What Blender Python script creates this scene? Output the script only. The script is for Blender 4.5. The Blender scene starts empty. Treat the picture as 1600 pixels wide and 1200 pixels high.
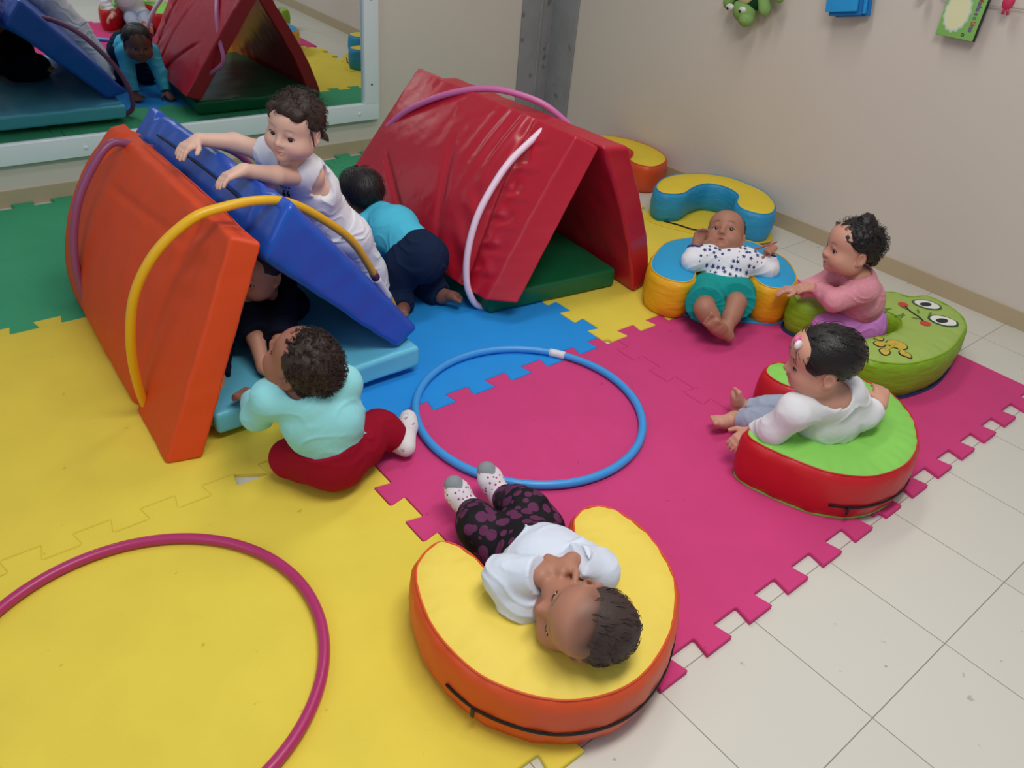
import bpy, bmesh, math, random
import numpy as np
from mathutils import Vector, Matrix
from mathutils.bvhtree import BVHTree
from mathutils.geometry import delaunay_2d_cdt
SC = bpy.context.scene
COL = SC.collection
PI = math.pi
V = Vector

# ---------------------------------------------------------------- camera, world, lights, exposure
cam_d = bpy.data.cameras.new('camera'); cam = bpy.data.objects.new('camera', cam_d); COL.objects.link(cam)
cam_d.sensor_width = 36.0; cam_d.lens = 1220.87/1600*36; cam_d.clip_start = .02
def cam_axes(yaw, pitch, roll):
    f = V((math.sin(yaw)*math.cos(pitch), math.cos(yaw)*math.cos(pitch), -math.sin(pitch)))
    r = V((math.cos(yaw), -math.sin(yaw), 0)); u = r.cross(f)
    return r*math.cos(roll)+u*math.sin(roll), -r*math.sin(roll)+u*math.cos(roll), f
CA, CB, CF = cam_axes(.73306, .59472, .098842)
CO = V((.24956, -3.48844, 1.31917))
mw = Matrix.Identity(4)
for i in range(3):
    mw[i][0] = CA[i]; mw[i][1] = CB[i]; mw[i][2] = -CF[i]; mw[i][3] = CO[i]
cam.matrix_world = mw
SC.camera = cam
vs = SC.view_settings
vs.view_transform = 'Standard'; vs.look = 'None'; vs.gamma = 1.0; vs.use_curve_mapping = False
vs.exposure = 0.0
world = bpy.data.worlds.new('world'); SC.world = world; world.use_nodes = True
world.node_tree.nodes['Background'].inputs[0].default_value = (.80, .87, 1, 1)
world.node_tree.nodes['Background'].inputs[1].default_value = .34
def area(name, loc, size, energy, col, rot=(0, 0, 0)):
    d = bpy.data.lights.new(name, 'AREA'); d.shape = 'RECTANGLE'; d.size, d.size_y = size
    d.energy = energy; d.color = col
    o = bpy.data.objects.new(name, d); COL.objects.link(o); o.location = loc; o.rotation_euler = rot
    return o
area('ceiling_lamp_light', (1.05, -3.1, 2.55), (1.5, .5), 39, (1, .965, .91))
area('ceiling_lamp_light', (2.2, -1.6, 2.55), (1.2, .3), 13, (1, .965, .91))
area('window_light', (-1.4, -2.6, 1.7), (2.0, 1.3), 10, (.86, .93, 1), (0, -PI/2*.86, 0))

# ---------------------------------------------------------------- materials
def lin(c):
    c = c/255.0
    return c/12.92 if c <= .04045 else ((c+.055)/1.055)**2.4
def rgb(r, g, b): return (lin(r), lin(g), lin(b), 1)
MATS = {}
def mat(name, col, rough=.6, spec=.4, bump=0, bscale=60, var=0, vscale=6, coat=0, kind='noise', metal=0, stretch=(1, 1, 1), dirt=None, coatr=.2):
    if name in MATS: return MATS[name]
    m = bpy.data.materials.new(name); m.use_nodes = True; MATS[name] = m
    nt = m.node_tree; N = nt.nodes; L = nt.links; b = N['Principled BSDF']
    b.inputs['Base Color'].default_value = col; b.inputs['Roughness'].default_value = rough
    b.inputs['Specular IOR Level'].default_value = spec; b.inputs['Metallic'].default_value = metal
    b.inputs['Coat Weight'].default_value = coat; b.inputs['Coat Roughness'].default_value = coatr
    tc = N.new('ShaderNodeTexCoord'); mp = N.new('ShaderNodeMapping'); L.new(tc.outputs['Object'], mp.inputs[0])
    mp.inputs['Scale'].default_value = stretch
    if bump:
        t = N.new('ShaderNodeTexNoise') if kind != 'wave' else N.new('ShaderNodeTexWave')
        t.inputs['Scale'].default_value = bscale
        t.inputs['Detail'].default_value = 3
        if kind == 'wave': t.inputs['Distortion'].default_value = 3; t.bands_direction = 'DIAGONAL'
        L.new(mp.outputs[0], t.inputs['Vector'])
        bp = N.new('ShaderNodeBump'); bp.inputs['Strength'].default_value = 1; bp.inputs['Distance'].default_value = bump
        L.new(t.outputs['Fac'], bp.inputs['Height']); L.new(bp.outputs[0], b.inputs['Normal'])
    if var or dirt:
        t = N.new('ShaderNodeTexNoise'); t.inputs['Scale'].default_value = vscale; t.inputs['Detail'].default_value = 5
        L.new(tc.outputs['Object'], t.inputs['Vector'])
        mx = N.new('ShaderNodeMix'); mx.data_type = 'RGBA'
        mx.inputs[6].default_value = tuple(max(0, c*(1-var)) for c in col[:3])+(1,)
        mx.inputs[7].default_value = tuple(min(1, c*(1+var)) for c in col[:3])+(1,)
        L.new(t.outputs['Fac'], mx.inputs[0]); out = mx.outputs[2]
        if dirt:
            v = N.new('ShaderNodeTexNoise'); v.inputs['Scale'].default_value = dirt[1]; v.inputs['Detail'].default_value = 2
            L.new(tc.outputs['Object'], v.inputs['Vector'])
            r = N.new('ShaderNodeValToRGB'); r.color_ramp.elements[0].position = dirt[2]; r.color_ramp.elements[1].position = dirt[2]+.05
            L.new(v.outputs['Fac'], r.inputs[0])
            m2 = N.new('ShaderNodeMix'); m2.data_type = 'RGBA'; m2.inputs[7].default_value = dirt[0]
            ml = N.new('ShaderNodeMath'); ml.operation = 'MULTIPLY'; ml.inputs[1].default_value = dirt[3]
            L.new(r.outputs[0], ml.inputs[0]); L.new(ml.outputs[0], m2.inputs[0]); L.new(out, m2.inputs[6]); out = m2.outputs[2]
        L.new(out, b.inputs['Base Color'])
    return m
def M(name): return MATS[name]

# ---------------------------------------------------------------- object helpers
def link(name, me, m, parent=None):
    o = bpy.data.objects.new(name, me); COL.objects.link(o)
    for mm in (m if isinstance(m, (list, tuple)) else [m]): me.materials.append(mm)
    if parent is not None: o.parent = parent
    return o
def mesh_from(verts, faces, smooth=True):
    me = bpy.data.meshes.new('mesh'); me.from_pydata([tuple(v) for v in verts], [], faces); me.update()
    if smooth: me.polygons.foreach_set('use_smooth', [True]*len(me.polygons))
    return me
def bm_mesh(bm, smooth=True, auto=None):
    bmesh.ops.recalc_face_normals(bm, faces=bm.faces)
    me = bpy.data.meshes.new('mesh'); bm.to_mesh(me); bm.free()
    if smooth:
        me.polygons.foreach_set('use_smooth', [True]*len(me.polygons))
        if auto: me.set_sharp_from_angle(angle=math.radians(auto))
    return me
def thing(name, label, cat, loc, group=None):
    o = bpy.data.objects.new(name, None); COL.objects.link(o); o.location = loc; o.empty_display_size = .05
    return tag(o, label, cat, group)
def tag(o, label, cat, group=None):
    o['label'] = label; o['category'] = cat
    if group: o['group'] = group
    return o
def part(name, me, m, root):
    """world-space mesh data -> a child of root"""
    o = link(name, me, m, root)
    me.transform(Matrix.Translation(-root_world(root)))
    return o
def root_world(o):
    p = V((0, 0, 0))
    while o is not None: p = p+V(o.location); o = o.parent
    return p
def recenter(o, loc):
    o.data.transform(Matrix.Translation(-V(loc))); o.location = loc; return o
def struct(o):
    o['kind'] = 'structure'; return o
def box_bm(bm, c, s, R=None, bevel=0):
    r = bmesh.ops.create_cube(bm, size=1)
    vs_ = r['verts']
    for v in vs_:
        p = V((v.co.x*s[0], v.co.y*s[1], v.co.z*s[2]))
        v.co = (R @ p if R else p)+V(c)
    if bevel:
        es = list({e for v in vs_ for e in v.link_edges})
        bmesh.ops.bevel(bm, geom=es, offset=bevel, segments=2, profile=.7, affect='EDGES')
def box(c, s, bevel=0, R=None):
    bm = bmesh.new(); box_bm(bm, c, s, R, bevel); return bm_mesh(bm, bool(bevel), 40 if bevel else None)
def catmull(pts, n, closed=True):
    P_ = np.asarray(pts, float); out = []; m = len(P_)
    rng = range(m) if closed else range(m-1)
    for i in rng:
        if closed: p0, p1, p2, p3 = P_[(i-1) % m], P_[i], P_[(i+1) % m], P_[(i+2) % m]
        else: p0, p1, p2, p3 = P_[max(i-1, 0)], P_[i], P_[i+1], P_[min(i+2, m-1)]
        for k in range(n):
            t = k/n
            out.append(.5*((2*p1)+(-p0+p2)*t+(2*p0-5*p1+4*p2-p3)*t*t+(-p0+3*p1-3*p2+p3)*t**3))
    if not closed: out.append(P_[-1])
    return np.array(out)
def resample(P_, n, closed=True):
    Q = np.vstack([P_, P_[:1]]) if closed else P_
    d = np.r_[0, np.cumsum(np.linalg.norm(np.diff(Q, axis=0), axis=1))]
    s = np.linspace(0, d[-1], n+1)[:-1] if closed else np.linspace(0, d[-1], n)
    return np.stack([np.interp(s, d, Q[:, k]) for k in range(Q.shape[1])], 1)
def tube(pts, r, seg=12, closed=False, rs=None, caps=True):
    P_ = np.asarray(pts, float); n = len(P_)
    verts = []; faces = []
    t = np.roll(P_, -1, 0)-np.roll(P_, 1, 0)
    if not closed: t[0] = P_[1]-P_[0]; t[-1] = P_[-1]-P_[-2]
    t /= np.linalg.norm(t, axis=1)[:, None]+1e-12
    up = np.array([0, 0, 1.]) if abs(t[0][2]) < .9 else np.array([1., 0, 0])
    nrm = np.cross(t[0], up); nrm /= np.linalg.norm(nrm)
    for i in range(n):
        nrm = nrm-t[i]*(nrm@t[i]); nrm /= np.linalg.norm(nrm)+1e-12
        b = np.cross(t[i], nrm); rr = rs[i] if rs is not None else r
        for k in range(seg):
            a = 2*PI*k/seg
            verts.append(P_[i]+rr*(math.cos(a)*nrm+math.sin(a)*b))
    m = n if closed else n-1
    for i in range(m):
        j = (i+1) % n
        for k in range(seg):
            k2 = (k+1) % seg
            faces.append((i*seg+k, i*seg+k2, j*seg+k2, j*seg+k))
    if not closed and caps:
        faces.append(tuple(range(seg))[::-1]); faces.append(tuple((n-1)*seg+k for k in range(seg)))
    return verts, faces
def join(parts_):
    vs_, fs_ = [], []
    for v, f in parts_:
        o = len(vs_); vs_ += [tuple(x) for x in v]; fs_ += [tuple(i+o for i in g) for g in f]
    return vs_, fs_
def tube_me(*a, **k): return mesh_from(*tube(*a, **k))
def offset_poly(P_, d):
    t = np.roll(P_, -1, 0)-np.roll(P_, 1, 0); t /= np.linalg.norm(t, axis=1)[:, None]+1e-12
    n = np.stack([t[:, 1], -t[:, 0]], 1)   # outward for CCW
    return P_+n*d
def ccw(P_):
    x, y = P_[:, 0], P_[:, 1]
    return P_ if (x*np.roll(y, -1)-y*np.roll(x, -1)).sum() > 0 else P_[::-1].copy()

def cap(P_, grid=0):
    """triangles that fill a 2D outline, optionally with a grid of inner points"""
    n = len(P_); pts = [V((float(x), float(y))) for x, y in P_]
    if grid:
        lo, hi = P_.min(0), P_.max(0); d = poly_dist
        gx, gy = np.meshgrid(np.arange(lo[0], hi[0], grid), np.arange(lo[1], hi[1], grid*.87)); gx[1::2] += grid/2
        G = np.stack([gx.ravel(), gy.ravel()], 1); G = G[inside(P_, G)]; G = G[d(P_, G) > grid*.5]
        pts += [V((float(x), float(y))) for x, y in G]
    r = delaunay_2d_cdt(pts, [], [list(range(n))], 1, 1e-7)
    return np.array([(p.x, p.y) for p in r[0]]), [tuple(f) for f in r[2]]
def inside(P_, G):
    c = np.zeros(len(G), bool)
    for (x1, y1), (x2, y2) in zip(P_, np.roll(P_, -1, 0)):
        if y1 == y2: continue
        c ^= ((y1 > G[:, 1]) != (y2 > G[:, 1])) & (G[:, 0] < (x2-x1)*(G[:, 1]-y1)/(y2-y1)+x1)
    return c
def poly_dist(P_, G):
    d = np.full(len(G), 9.)
    for a, b in zip(P_, np.roll(P_, -1, 0)):
        ab = b-a; t = np.clip(((G-a)@ab)/(ab@ab+1e-12), 0, 1)
        d = np.minimum(d, np.linalg.norm(G-a-t[:, None]*ab, axis=1))
    return d

# base palette
mat('wall_paint', rgb(214, 204, 193), .75, .25, bump=.0006, bscale=90, var=.03, vscale=2)
mat('baseboard_tile', rgb(186, 168, 138), .45, .4, var=.08, vscale=5)
mat('mirror_glass', (.70, .74, .74, 1), .015, .5, metal=1)
mat('white_frame', rgb(226, 234, 238), .35, .5, var=.02)
mat('dark_metal', rgb(50, 48, 46), .4, .5, metal=.6)
mat('zip_black', rgb(26, 22, 24), .6, .3)
mat('concrete', rgb(150, 150, 152), .8, .2, bump=.003, bscale=25, var=.18, vscale=7, dirt=(rgb(92, 88, 84), 9, .62, .6))
MATCOL = dict(yellow=rgb(230, 208, 76), green=rgb(66, 164, 118), blue=rgb(36, 146, 226), pink=rgb(206, 64, 124))
for k, c in MATCOL.items():
    mat('foam_'+k, c, .78, .25, bump=.0004, bscale=420, var=.09, vscale=7, dirt=(tuple(x*.45 for x in c[:3])+(1,), 34, .735, .45))

# ---------------------------------------------------------------- structure: floor, walls, trim
FZ = -.012
def floor_material():
    m = bpy.data.materials.new('floor_tile'); m.use_nodes = True; nt = m.node_tree; N, L = nt.nodes, nt.links
    b = N['Principled BSDF']; b.inputs['Roughness'].default_value = .32; b.inputs['Specular IOR Level'].default_value = .4
    tc = N.new('ShaderNodeTexCoord'); mp = N.new('ShaderNodeMapping'); L.new(tc.outputs['Object'], mp.inputs[0])
    mp.inputs['Location'].default_value = (-1.443, 3.303, 0)
    br = N.new('ShaderNodeTexBrick'); br.offset = 0; br.squash = 1
    br.inputs['Scale'].default_value = 1; br.inputs['Brick Width'].default_value = .30; br.inputs['Row Height'].default_value = .293
    br.inputs['Mortar Size'].default_value = .0011; br.inputs['Mortar Smooth'].default_value = .1
    br.inputs['Color1'].default_value = rgb(214, 211, 200); br.inputs['Color2'].default_value = rgb(210, 207, 196); br.inputs['Mortar'].default_value = rgb(138, 131, 119)
    L.new(mp.outputs[0], br.inputs['Vector'])
    t = N.new('ShaderNodeTexNoise'); t.inputs['Scale'].default_value = 26; t.inputs['Detail'].default_value = 2
    L.new(tc.outputs['Object'], t.inputs['Vector'])
    r = N.new('ShaderNodeValToRGB'); r.color_ramp.elements[0].position = .735; r.color_ramp.elements[1].position = .76
    L.new(t.outputs['Fac'], r.inputs[0])
    mx = N.new('ShaderNodeMix'); mx.data_type = 'RGBA'; mx.inputs[7].default_value = rgb(120, 112, 100)
    ml = N.new('ShaderNodeMath'); ml.operation = 'MULTIPLY'; ml.inputs[1].default_value = .5
    L.new(r.outputs[0], ml.inputs[0]); L.new(ml.outputs[0], mx.inputs[0]); L.new(br.outputs['Color'], mx.inputs[6]); L.new(mx.outputs[2], b.inputs['Base Color'])
    return m
XR, YB, CEIL = 3.446, .03, 2.7
XL, YF = -1.6, -5.2
CX, CY, WX, WY = (XL+XR)/2, (YB+YF)/2, XR-XL, YB-YF
struct(link('floor', box((CX, CY, FZ-.05), (WX+.3, WY+.3, .1)), floor_material()))
wp = M('wall_paint')
struct(link('wall_back', box((CX, YB+.05, CEIL/2-.05), (WX+.2, .1, CEIL+.2)), wp))
struct(link('wall_right', box((XR+.05, CY, CEIL/2-.05), (.1, WY+.2, CEIL+.2)), wp))
bbm = M('baseboard_tile')
struct(link('baseboard_back', box(((XL+3.22)/2, YB-.004, .021), (3.22-XL, .008, .066)), bbm))
struct(link('baseboard_right', box((XR-.004, (YF-.16)/2, .021), (.008, -.16-YF, .066)), bbm))
# concrete corner column, its two faces with the grooves between
pc = bmesh.new()
for (x, y, sx, sy) in ((3.335, YB-.006, .225, .012), (XR-.006, -.075, .012, .21)): box_bm(pc, (x, y, 1.33), (sx, sy, 2.7), bevel=.003)
box_bm(pc, (3.352, YB-.010, 1.33), (.016, .02, 2.7), bevel=.004)
struct(link('trim_1', bm_mesh(pc), M('concrete')))

# mirror on the back wall
def mirror():
    x0, x1, z0, z1, w = .05-1.2, 2.313, .160, 1.45, .078
    y = YB-.02
    root = thing('wall_mirror', 'large wall mirror in a screwed white frame on the back wall', 'mirror', ((x0+x1)/2, YB-.012, z0))
    part('mirror_pane', box(((x0+x1)/2, YB-.009, (z0+z1)/2), (x1-x0-.03, .012, z1-z0-.03)), M('mirror_glass'), root)
    for nm, c, s in (('frame_rail', ((x0+x1)/2, y, z0+w/2), (x1-x0, .026, w)), ('frame_rail', ((x0+x1)/2, y, z1-w/2), (x1-x0, .026, w)),
                 ('frame_stile', (x1-w/2, y, (z0+z1)/2), (w, .027, z1-z0-2*w)), ('frame_stile', (x0+w/2, y, (z0+z1)/2), (w, .027, z1-z0-2*w))):
        part(nm, box(c, s, .003), M('white_frame'), root)
    for (x, z, mm, r) in ((x1-w/2, z0+.17, 'dark_metal', .005), (x1-w/2, z0+.55, 'dark_metal', .005), (x1-.11, z0+.035, 'white_frame', .009), (.95, z0+.035, 'white_frame', .009), (.5, z0+.035, 'white_frame', .009)):
        bm = bmesh.new(); bmesh.ops.create_uvsphere(bm, u_segments=12, v_segments=8, radius=r)
        for v in bm.verts: v.co = V((v.co.x+x, v.co.y*.5+y-.014, v.co.z+z))
        part('screw', bm_mesh(bm), M(mm), root)
    root.rotation_euler = (.014, 0, 0)                               # hangs with its top tipped a little into the room
mirror()

# ---------------------------------------------------------------- interlocking foam mats
def mat_poly(i, j, straight=(), torn=None):
    d2 = .0224; P7 = 1/7; out = []
    def wave(cs, lo=0.0, hi=1.0, square=False):
        pts = []
        for c in cs:
            for s, h in ((-.0325, -d2), (-.0418, d2), (.0418, d2), (.0325, -d2)):
                x = c+s
                if h < 0 and not square and ((s < 0 and c-.0418 < lo) or (s > 0 and c+.0418 > hi)): continue
                if square and h < 0 and s < 0 and c-.0418 < lo: x = lo
                if square and h < 0 and s > 0 and c+.0418 > hi: x = hi
                pts.append((min(max(x, lo), hi), h))
        return pts
    F = [(k+.25)*P7 for k in range(7)]; B = [(k+.75)*P7 for k in range(7)]
    edges = {'left': wave(B), 'front': wave(F), 'right': wave(F, lo=.0235, square=True), 'back': wave(B, hi=.9765, square=True)}
    for s in straight: edges[s] = [(0.0, d2*.6), (1.0, d2*.6)]
    # go round CCW seen from above: left (back->front), front (left->right), right (front->back), back (right->left)
    if 'left' not in straight: out.append((i+d2, -j-d2))
    for s, h in edges['left']: out.append((i-h, -j-s))
    if 'front' not in straight and 'left' not in straight: out.append((i, -j-1))
    fr = edges['front']
    if torn is not None:
        q = []
        for n, (s, h) in enumerate(fr):
            if (n+1)//4 == torn:
                if (n+1) % 4 != 1: q.append((s, h))
                continue
            q.append((s, h))
        fr = q
    for s, h in fr: out.append((i+s, -j-1-h))
    out.append((i+1-d2, -j-1+d2))
    for s, h in edges['right'][::-1]: out.append((i+1+h, -j-s))
    if 'right' not in straight: out.append((i+1-d2, -j-d2))
    for s, h in edges['back'][::-1]: out.append((i+s, -j+h))
    P_ = [out[0]]
    for p in out[1:]:
        if math.dist(p, P_[-1]) > .004: P_.append(p)
    res = []
    n = len(P_)
    for k in range(n):   # round every corner a little
        a, b, c = np.array(P_[k-1]), np.array(P_[k]), np.array(P_[(k+1) % n])
        la, lc = np.linalg.norm(a-b), np.linalg.norm(c-b)
        ra, rc = min(.0045, la*.3), min(.0045, lc*.3)
        res += [b+(a-b)/la*ra, b+(a-b)/la*ra*.25+(c-b)/lc*rc*.25, b+(c-b)/lc*rc]
    return np.array(res)
def foam_mat(i, j, col, label, **k):
    P_ = ccw(mat_poly(i, j, **k)); P_ = offset_poly(P_, -.0011)
    vs_ = []; fs_ = []; n = len(P_)
    for d, z in ((0, FZ+.0004), (0, -.0025), (-.0018, 0)): vs_ += [(x, y, z) for x, y in offset_poly(P_, d)]
    for r in (0, n):
        for q in range(n): fs_.append((r+q, r+(q+1) % n, r+n+(q+1) % n, r+n+q))
    cv, cf = cap(np.array(vs_[2*n:])[:, :2])
    bv, bf = cap(P_)
    V_, F_ = join([(vs_, fs_), ([(x, y, 0) for x, y in cv], cf), ([(x, y, FZ+.0004) for x, y in bv], [f[::-1] for f in bf])])
    bm = bmesh.new(); me = mesh_from(V_, F_, False); bm.from_mesh(me); bmesh.ops.remove_doubles(bm, verts=bm.verts, dist=1e-5)
    o = link('foam_mat', bm_mesh(bm, False), M('foam_'+col)); recenter(o, (i+.5, -j-.5, FZ))
    return tag(o, label, 'play mat', 'interlocking foam floor mats')
foam_mat(0, 0, 'green', 'green foam puzzle mat under the mirror, left of the orange mat tent')
foam_mat(1, 0, 'green', 'green foam puzzle mat by the back wall between the two tents')
foam_mat(2, 0, 'green', 'green foam puzzle mat by the back wall behind the red tent')
foam_mat(0, 1, 'yellow', 'yellow foam puzzle mat that the orange tent panel stands on', torn=5)
foam_mat(1, 1, 'blue', 'bright blue foam puzzle mat between the two tents')
foam_mat(2, 1, 'yellow', 'yellow foam puzzle mat under the red tent and the blue and yellow cushions')
foam_mat(0, 2, 'yellow', 'worn yellow foam puzzle mat under the magenta hoop in front')
foam_mat(1, 2, 'pink', 'pink foam puzzle mat under the blue hoop')
foam_mat(2, 2, 'pink', 'pink foam puzzle mat under the frog cushion, its corner at the right', straight=('right',))

# ---------------------------------------------------------------- C-shaped foam cushions
FAB = dict(yellow=rgb(236, 210, 90), orange=rgb(216, 80, 34), green=rgb(138, 208, 92), red=rgb(200, 24, 34), sky=rgb(42, 160, 212), amber=rgb(238, 176, 26),
           frog=rgb(160, 186, 92), lime=rgb(134, 178, 30), navy=rgb(34, 44, 92), teal=rgb(40, 150, 205), lemon=rgb(232, 204, 60))
for k, c in FAB.items():
    mat('fabric_'+k, c, .62, .3, bump=.0012, bscale=34, var=.05, vscale=9, stretch=(1, 1, 1))
    mat('vinyl_'+k, c, .42, .45, bump=.0006, bscale=16, var=.03, vscale=5)
    mat('crumpled_'+k, c, .5, .4, bump=.006, bscale=15, kind='noise', var=.05, vscale=9, stretch=(1, 1, 2.6))
def noise3(p, f, seed=0):
    rs = np.random.RandomState(seed); out = 0
    for _ in range(5):
        k = rs.normal(size=3); k /= np.linalg.norm(k); out = out+np.sin(p@k*f*rs.uniform(.7, 1.5)+rs.uniform(0, 6.28)+1.3*np.sin(p@rs.normal(size=3)*f*.35))
    return out/5
def cushion(outline, h, label, top, side, group, z0=0, seed=1, zipper=None, pull=None, base=None, base_col=None, name='nursing_cushion', bulge=.008, dome=.012, creases=.0035, zf=.42):
    P_ = resample(catmull(outline, 10), 170); P_ = ccw(P_); c = P_.mean(0)
    root = thing(name, label, 'cushion', (c[0], c[1], z0), group)
    prof = [(-.016, .0), (-.003, .006), (bulge*.7, h*.25), (bulge, h*.5), (bulge*.8, h*.78), (.004, h-.014), (-.002, h-.004), (-.007, h)]
    vs_ = []; fs_ = []; n = len(P_); rs = np.random.RandomState(seed)
    ang = np.arange(n)/n*2*PI
    for d, z in prof:
        wob = .0010*np.sin(ang*23+z*40+seed)+.0007*np.sin(ang*41-z*70)
        Q = offset_poly(P_, d)+(offset_poly(P_, 1)-P_)*(wob*(0 < z < h))[:, None]
        vs_ += [(x, y, z0+z) for x, y in Q]
    for r in range(len(prof)-1):
        for q in range(n): fs_.append((r*n+q, r*n+(q+1) % n, (r+1)*n+(q+1) % n, (r+1)*n+q))
    part('side_band', mesh_from(vs_, fs_), M(side), root)
    Q = offset_poly(P_, -.006); cv, cf = cap(Q, .011); d = poly_dist(Q, cv)
    p3 = np.c_[cv, np.zeros(len(cv))]
    # gathers run inward from the rim, so their phase follows the outline
    near = np.array([np.argmin(((P_-v)**2).sum(1)) for v in cv])/n*2*PI
    z = dome*(1-np.exp(-d/.03))+creases*np.exp(-((d-.02)/.03)**2)*(np.sin(near*29+seed)*np.sin(near*13+2))+.002*noise3(p3, 40, seed)*np.minimum(d/.02, 1)
    part('top_panel', mesh_from([(x, y, z0+h-.001+zz) for (x, y), zz in zip(cv, z)], cf), M(top), root)
    pv = offset_poly(P_, -.0055)
    part('piping', tube_me([(x, y, z0+h-.0005) for x, y in pv], .0024, 6, True), M(side), root)
    if zipper:
        i0 = np.argmin(((P_-zipper[0])**2).sum(1)); i1 = np.argmin(((P_-zipper[1])**2).sum(1))
        if i1 < i0: i1 += n
        idx = [(i % n) for i in range(i0, i1+1)]
        B = offset_poly(P_, bulge*1.02+.0015)[idx]; zz = z0+h*zf
        v, f = [], []
        for k, (x, y) in enumerate(B): v += [(x, y, zz-.003), (x, y, zz+.003)]
        for k in range(len(B)-1): f.append((2*k, 2*k+2, 2*k+3, 2*k+1))
        me = mesh_from(v, f); zo = part('zipper', me, M('zip_black'), root)
        md = zo.modifiers.new('thickness', 'SOLIDIFY'); md.thickness = .003; md.offset = 0
        k = 6 if pull is None else int(len(B)*pull)
        t = B[min(k+1, len(B)-1)]-B[k]; a = math.atan2(t[1], t[0]); nx, ny = math.sin(a), -math.cos(a)
        part('zipper_pull', box((B[k][0]+nx*.004, B[k][1]+ny*.004, zz-.009), (.007, .004, .022), .001, Matrix.Rotation(a, 3, 'Z')), M('dark_metal'), zo)
    if base is not None:
        Bp = offset_poly(P_, base) if isinstance(base, float) else ccw(resample(catmull(base, 10), 120)); v = []; f = []; nb = len(Bp)
        for dd, z in ((0, .0005), (0, .004), (-.003, .006)): v += [(x, y, z0+z) for x, y in offset_poly(Bp, dd)]
        for r in (0, 1):
            for q in range(nb): f.append((r*nb+q, r*nb+(q+1) % nb, (r+1)*nb+(q+1) % nb, (r+1)*nb+q))
        cv2, cf2 = cap(offset_poly(Bp, -.003), .03)
        part('bottom_panel', mesh_from(*join([(v, f), ([(x, y, z0+.006) for x, y in cv2], cf2)]), False), M(base_col), root)
    return root
GC = 'C-shaped foam sitting cushions'
cushion([(.921, -2.553), (.866, -2.572), (.83, -2.615), (.803, -2.683), (.791, -2.756), (.799, -2.844), (.827, -2.911), (.881, -2.978), (.954, -3.020), (1.035, -3.033), (1.132, -3.01), (1.219, -2.959),
         (1.279, -2.894), (1.313, -2.808), (1.318, -2.733), (1.300, -2.676), (1.26, -2.651), (1.213, -2.66), (1.184, -2.686), (1.162, -2.725), (1.145, -2.78), (1.11, -2.825), (1.06, -2.842), (1.00, -2.815), (.958, -2.76), (.957, -2.715), (.968, -2.672), (.968, -2.62), (.952, -2.572)],
        .135, 'yellow-topped orange cushion nearest the camera with a person lying across it', 'fabric_yellow', 'vinyl_orange', GC, seed=3, zipper=((.793, -2.80), (1.285, -2.89)), pull=.11)
cushion([(1.785, -2.695), (1.782, -2.75), (1.813, -2.856), (1.849, -2.922), (1.925, -2.981), (2.044, -3.002), (2.162, -2.971), (2.271, -2.891), (2.322, -2.796), (2.315, -2.73), (2.277, -2.655), (2.22, -2.57),
         (2.165, -2.520), (2.11, -2.518), (2.078, -2.545), (2.072, -2.60), (2.10, -2.67), (2.135, -2.745), (2.128, -2.805), (2.085, -2.845), (2.02, -2.854), (1.961, -2.83), (1.911, -2.75), (1.861, -2.69), (1.82, -2.676)],
        .138, 'green-topped red cushion around the person in the white shirt', 'fabric_green', 'vinyl_red', GC, seed=5, zipper=((1.845, -2.925), (2.305, -2.84)), pull=.09, zf=.36,
        base=-.003, base_col='fabric_green')
frog = cushion([(2.446, -2.646), (2.472, -2.70), (2.559, -2.756), (2.719, -2.780), (2.875, -2.757), (2.982, -2.723), (3.039, -2.67), (3.068, -2.60), (3.062, -2.535), (3.00, -2.505), (2.985, -2.46), (2.941, -2.430), (2.88, -2.395), (2.78, -2.33), (2.70, -2.275), (2.645, -2.262), (2.60, -2.285), (2.59, -2.335),
         (2.62, -2.40), (2.70, -2.44), (2.79, -2.50), (2.80, -2.565), (2.74, -2.605), (2.65, -2.605), (2.541, -2.582), (2.475, -2.600)],
        .128, 'green frog-faced cushion with the person in pink sitting in it', 'fabric_frog', 'crumpled_lime', GC, seed=8, dome=.01,
        base=.007, base_col='fabric_navy')
cushion([(2.304, -1.876), (2.376, -1.822), (2.517, -1.761), (2.643, -1.775), (2.776, -1.833), (2.835, -1.92), (2.841, -1.99), (2.821, -2.102), (2.735, -2.205), (2.665, -2.245), (2.605, -2.252), (2.562, -2.226), (2.547, -2.185), (2.575, -2.12), (2.625, -2.06), (2.655, -1.99), (2.615, -1.93), (2.535, -1.915), (2.46, -1.955), (2.41, -2.005), (2.36, -2.035), (2.305, -2.032), (2.272, -1.98), (2.275, -1.92)],
        .145, 'blue-topped yellow cushion holding the person in the star print shirt', 'fabric_sky', 'crumpled_amber', GC, seed=11, creases=.001,
        base=[(2.33, -1.87), (2.40, -1.82), (2.517, -1.775), (2.65, -1.79), (2.78, -1.86), (2.82, -1.99), (2.80, -2.10), (2.72, -2.20), (2.62, -2.255), (2.50, -2.17), (2.40, -2.06), (2.33, -2.01)], base_col='vinyl_sky')
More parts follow.
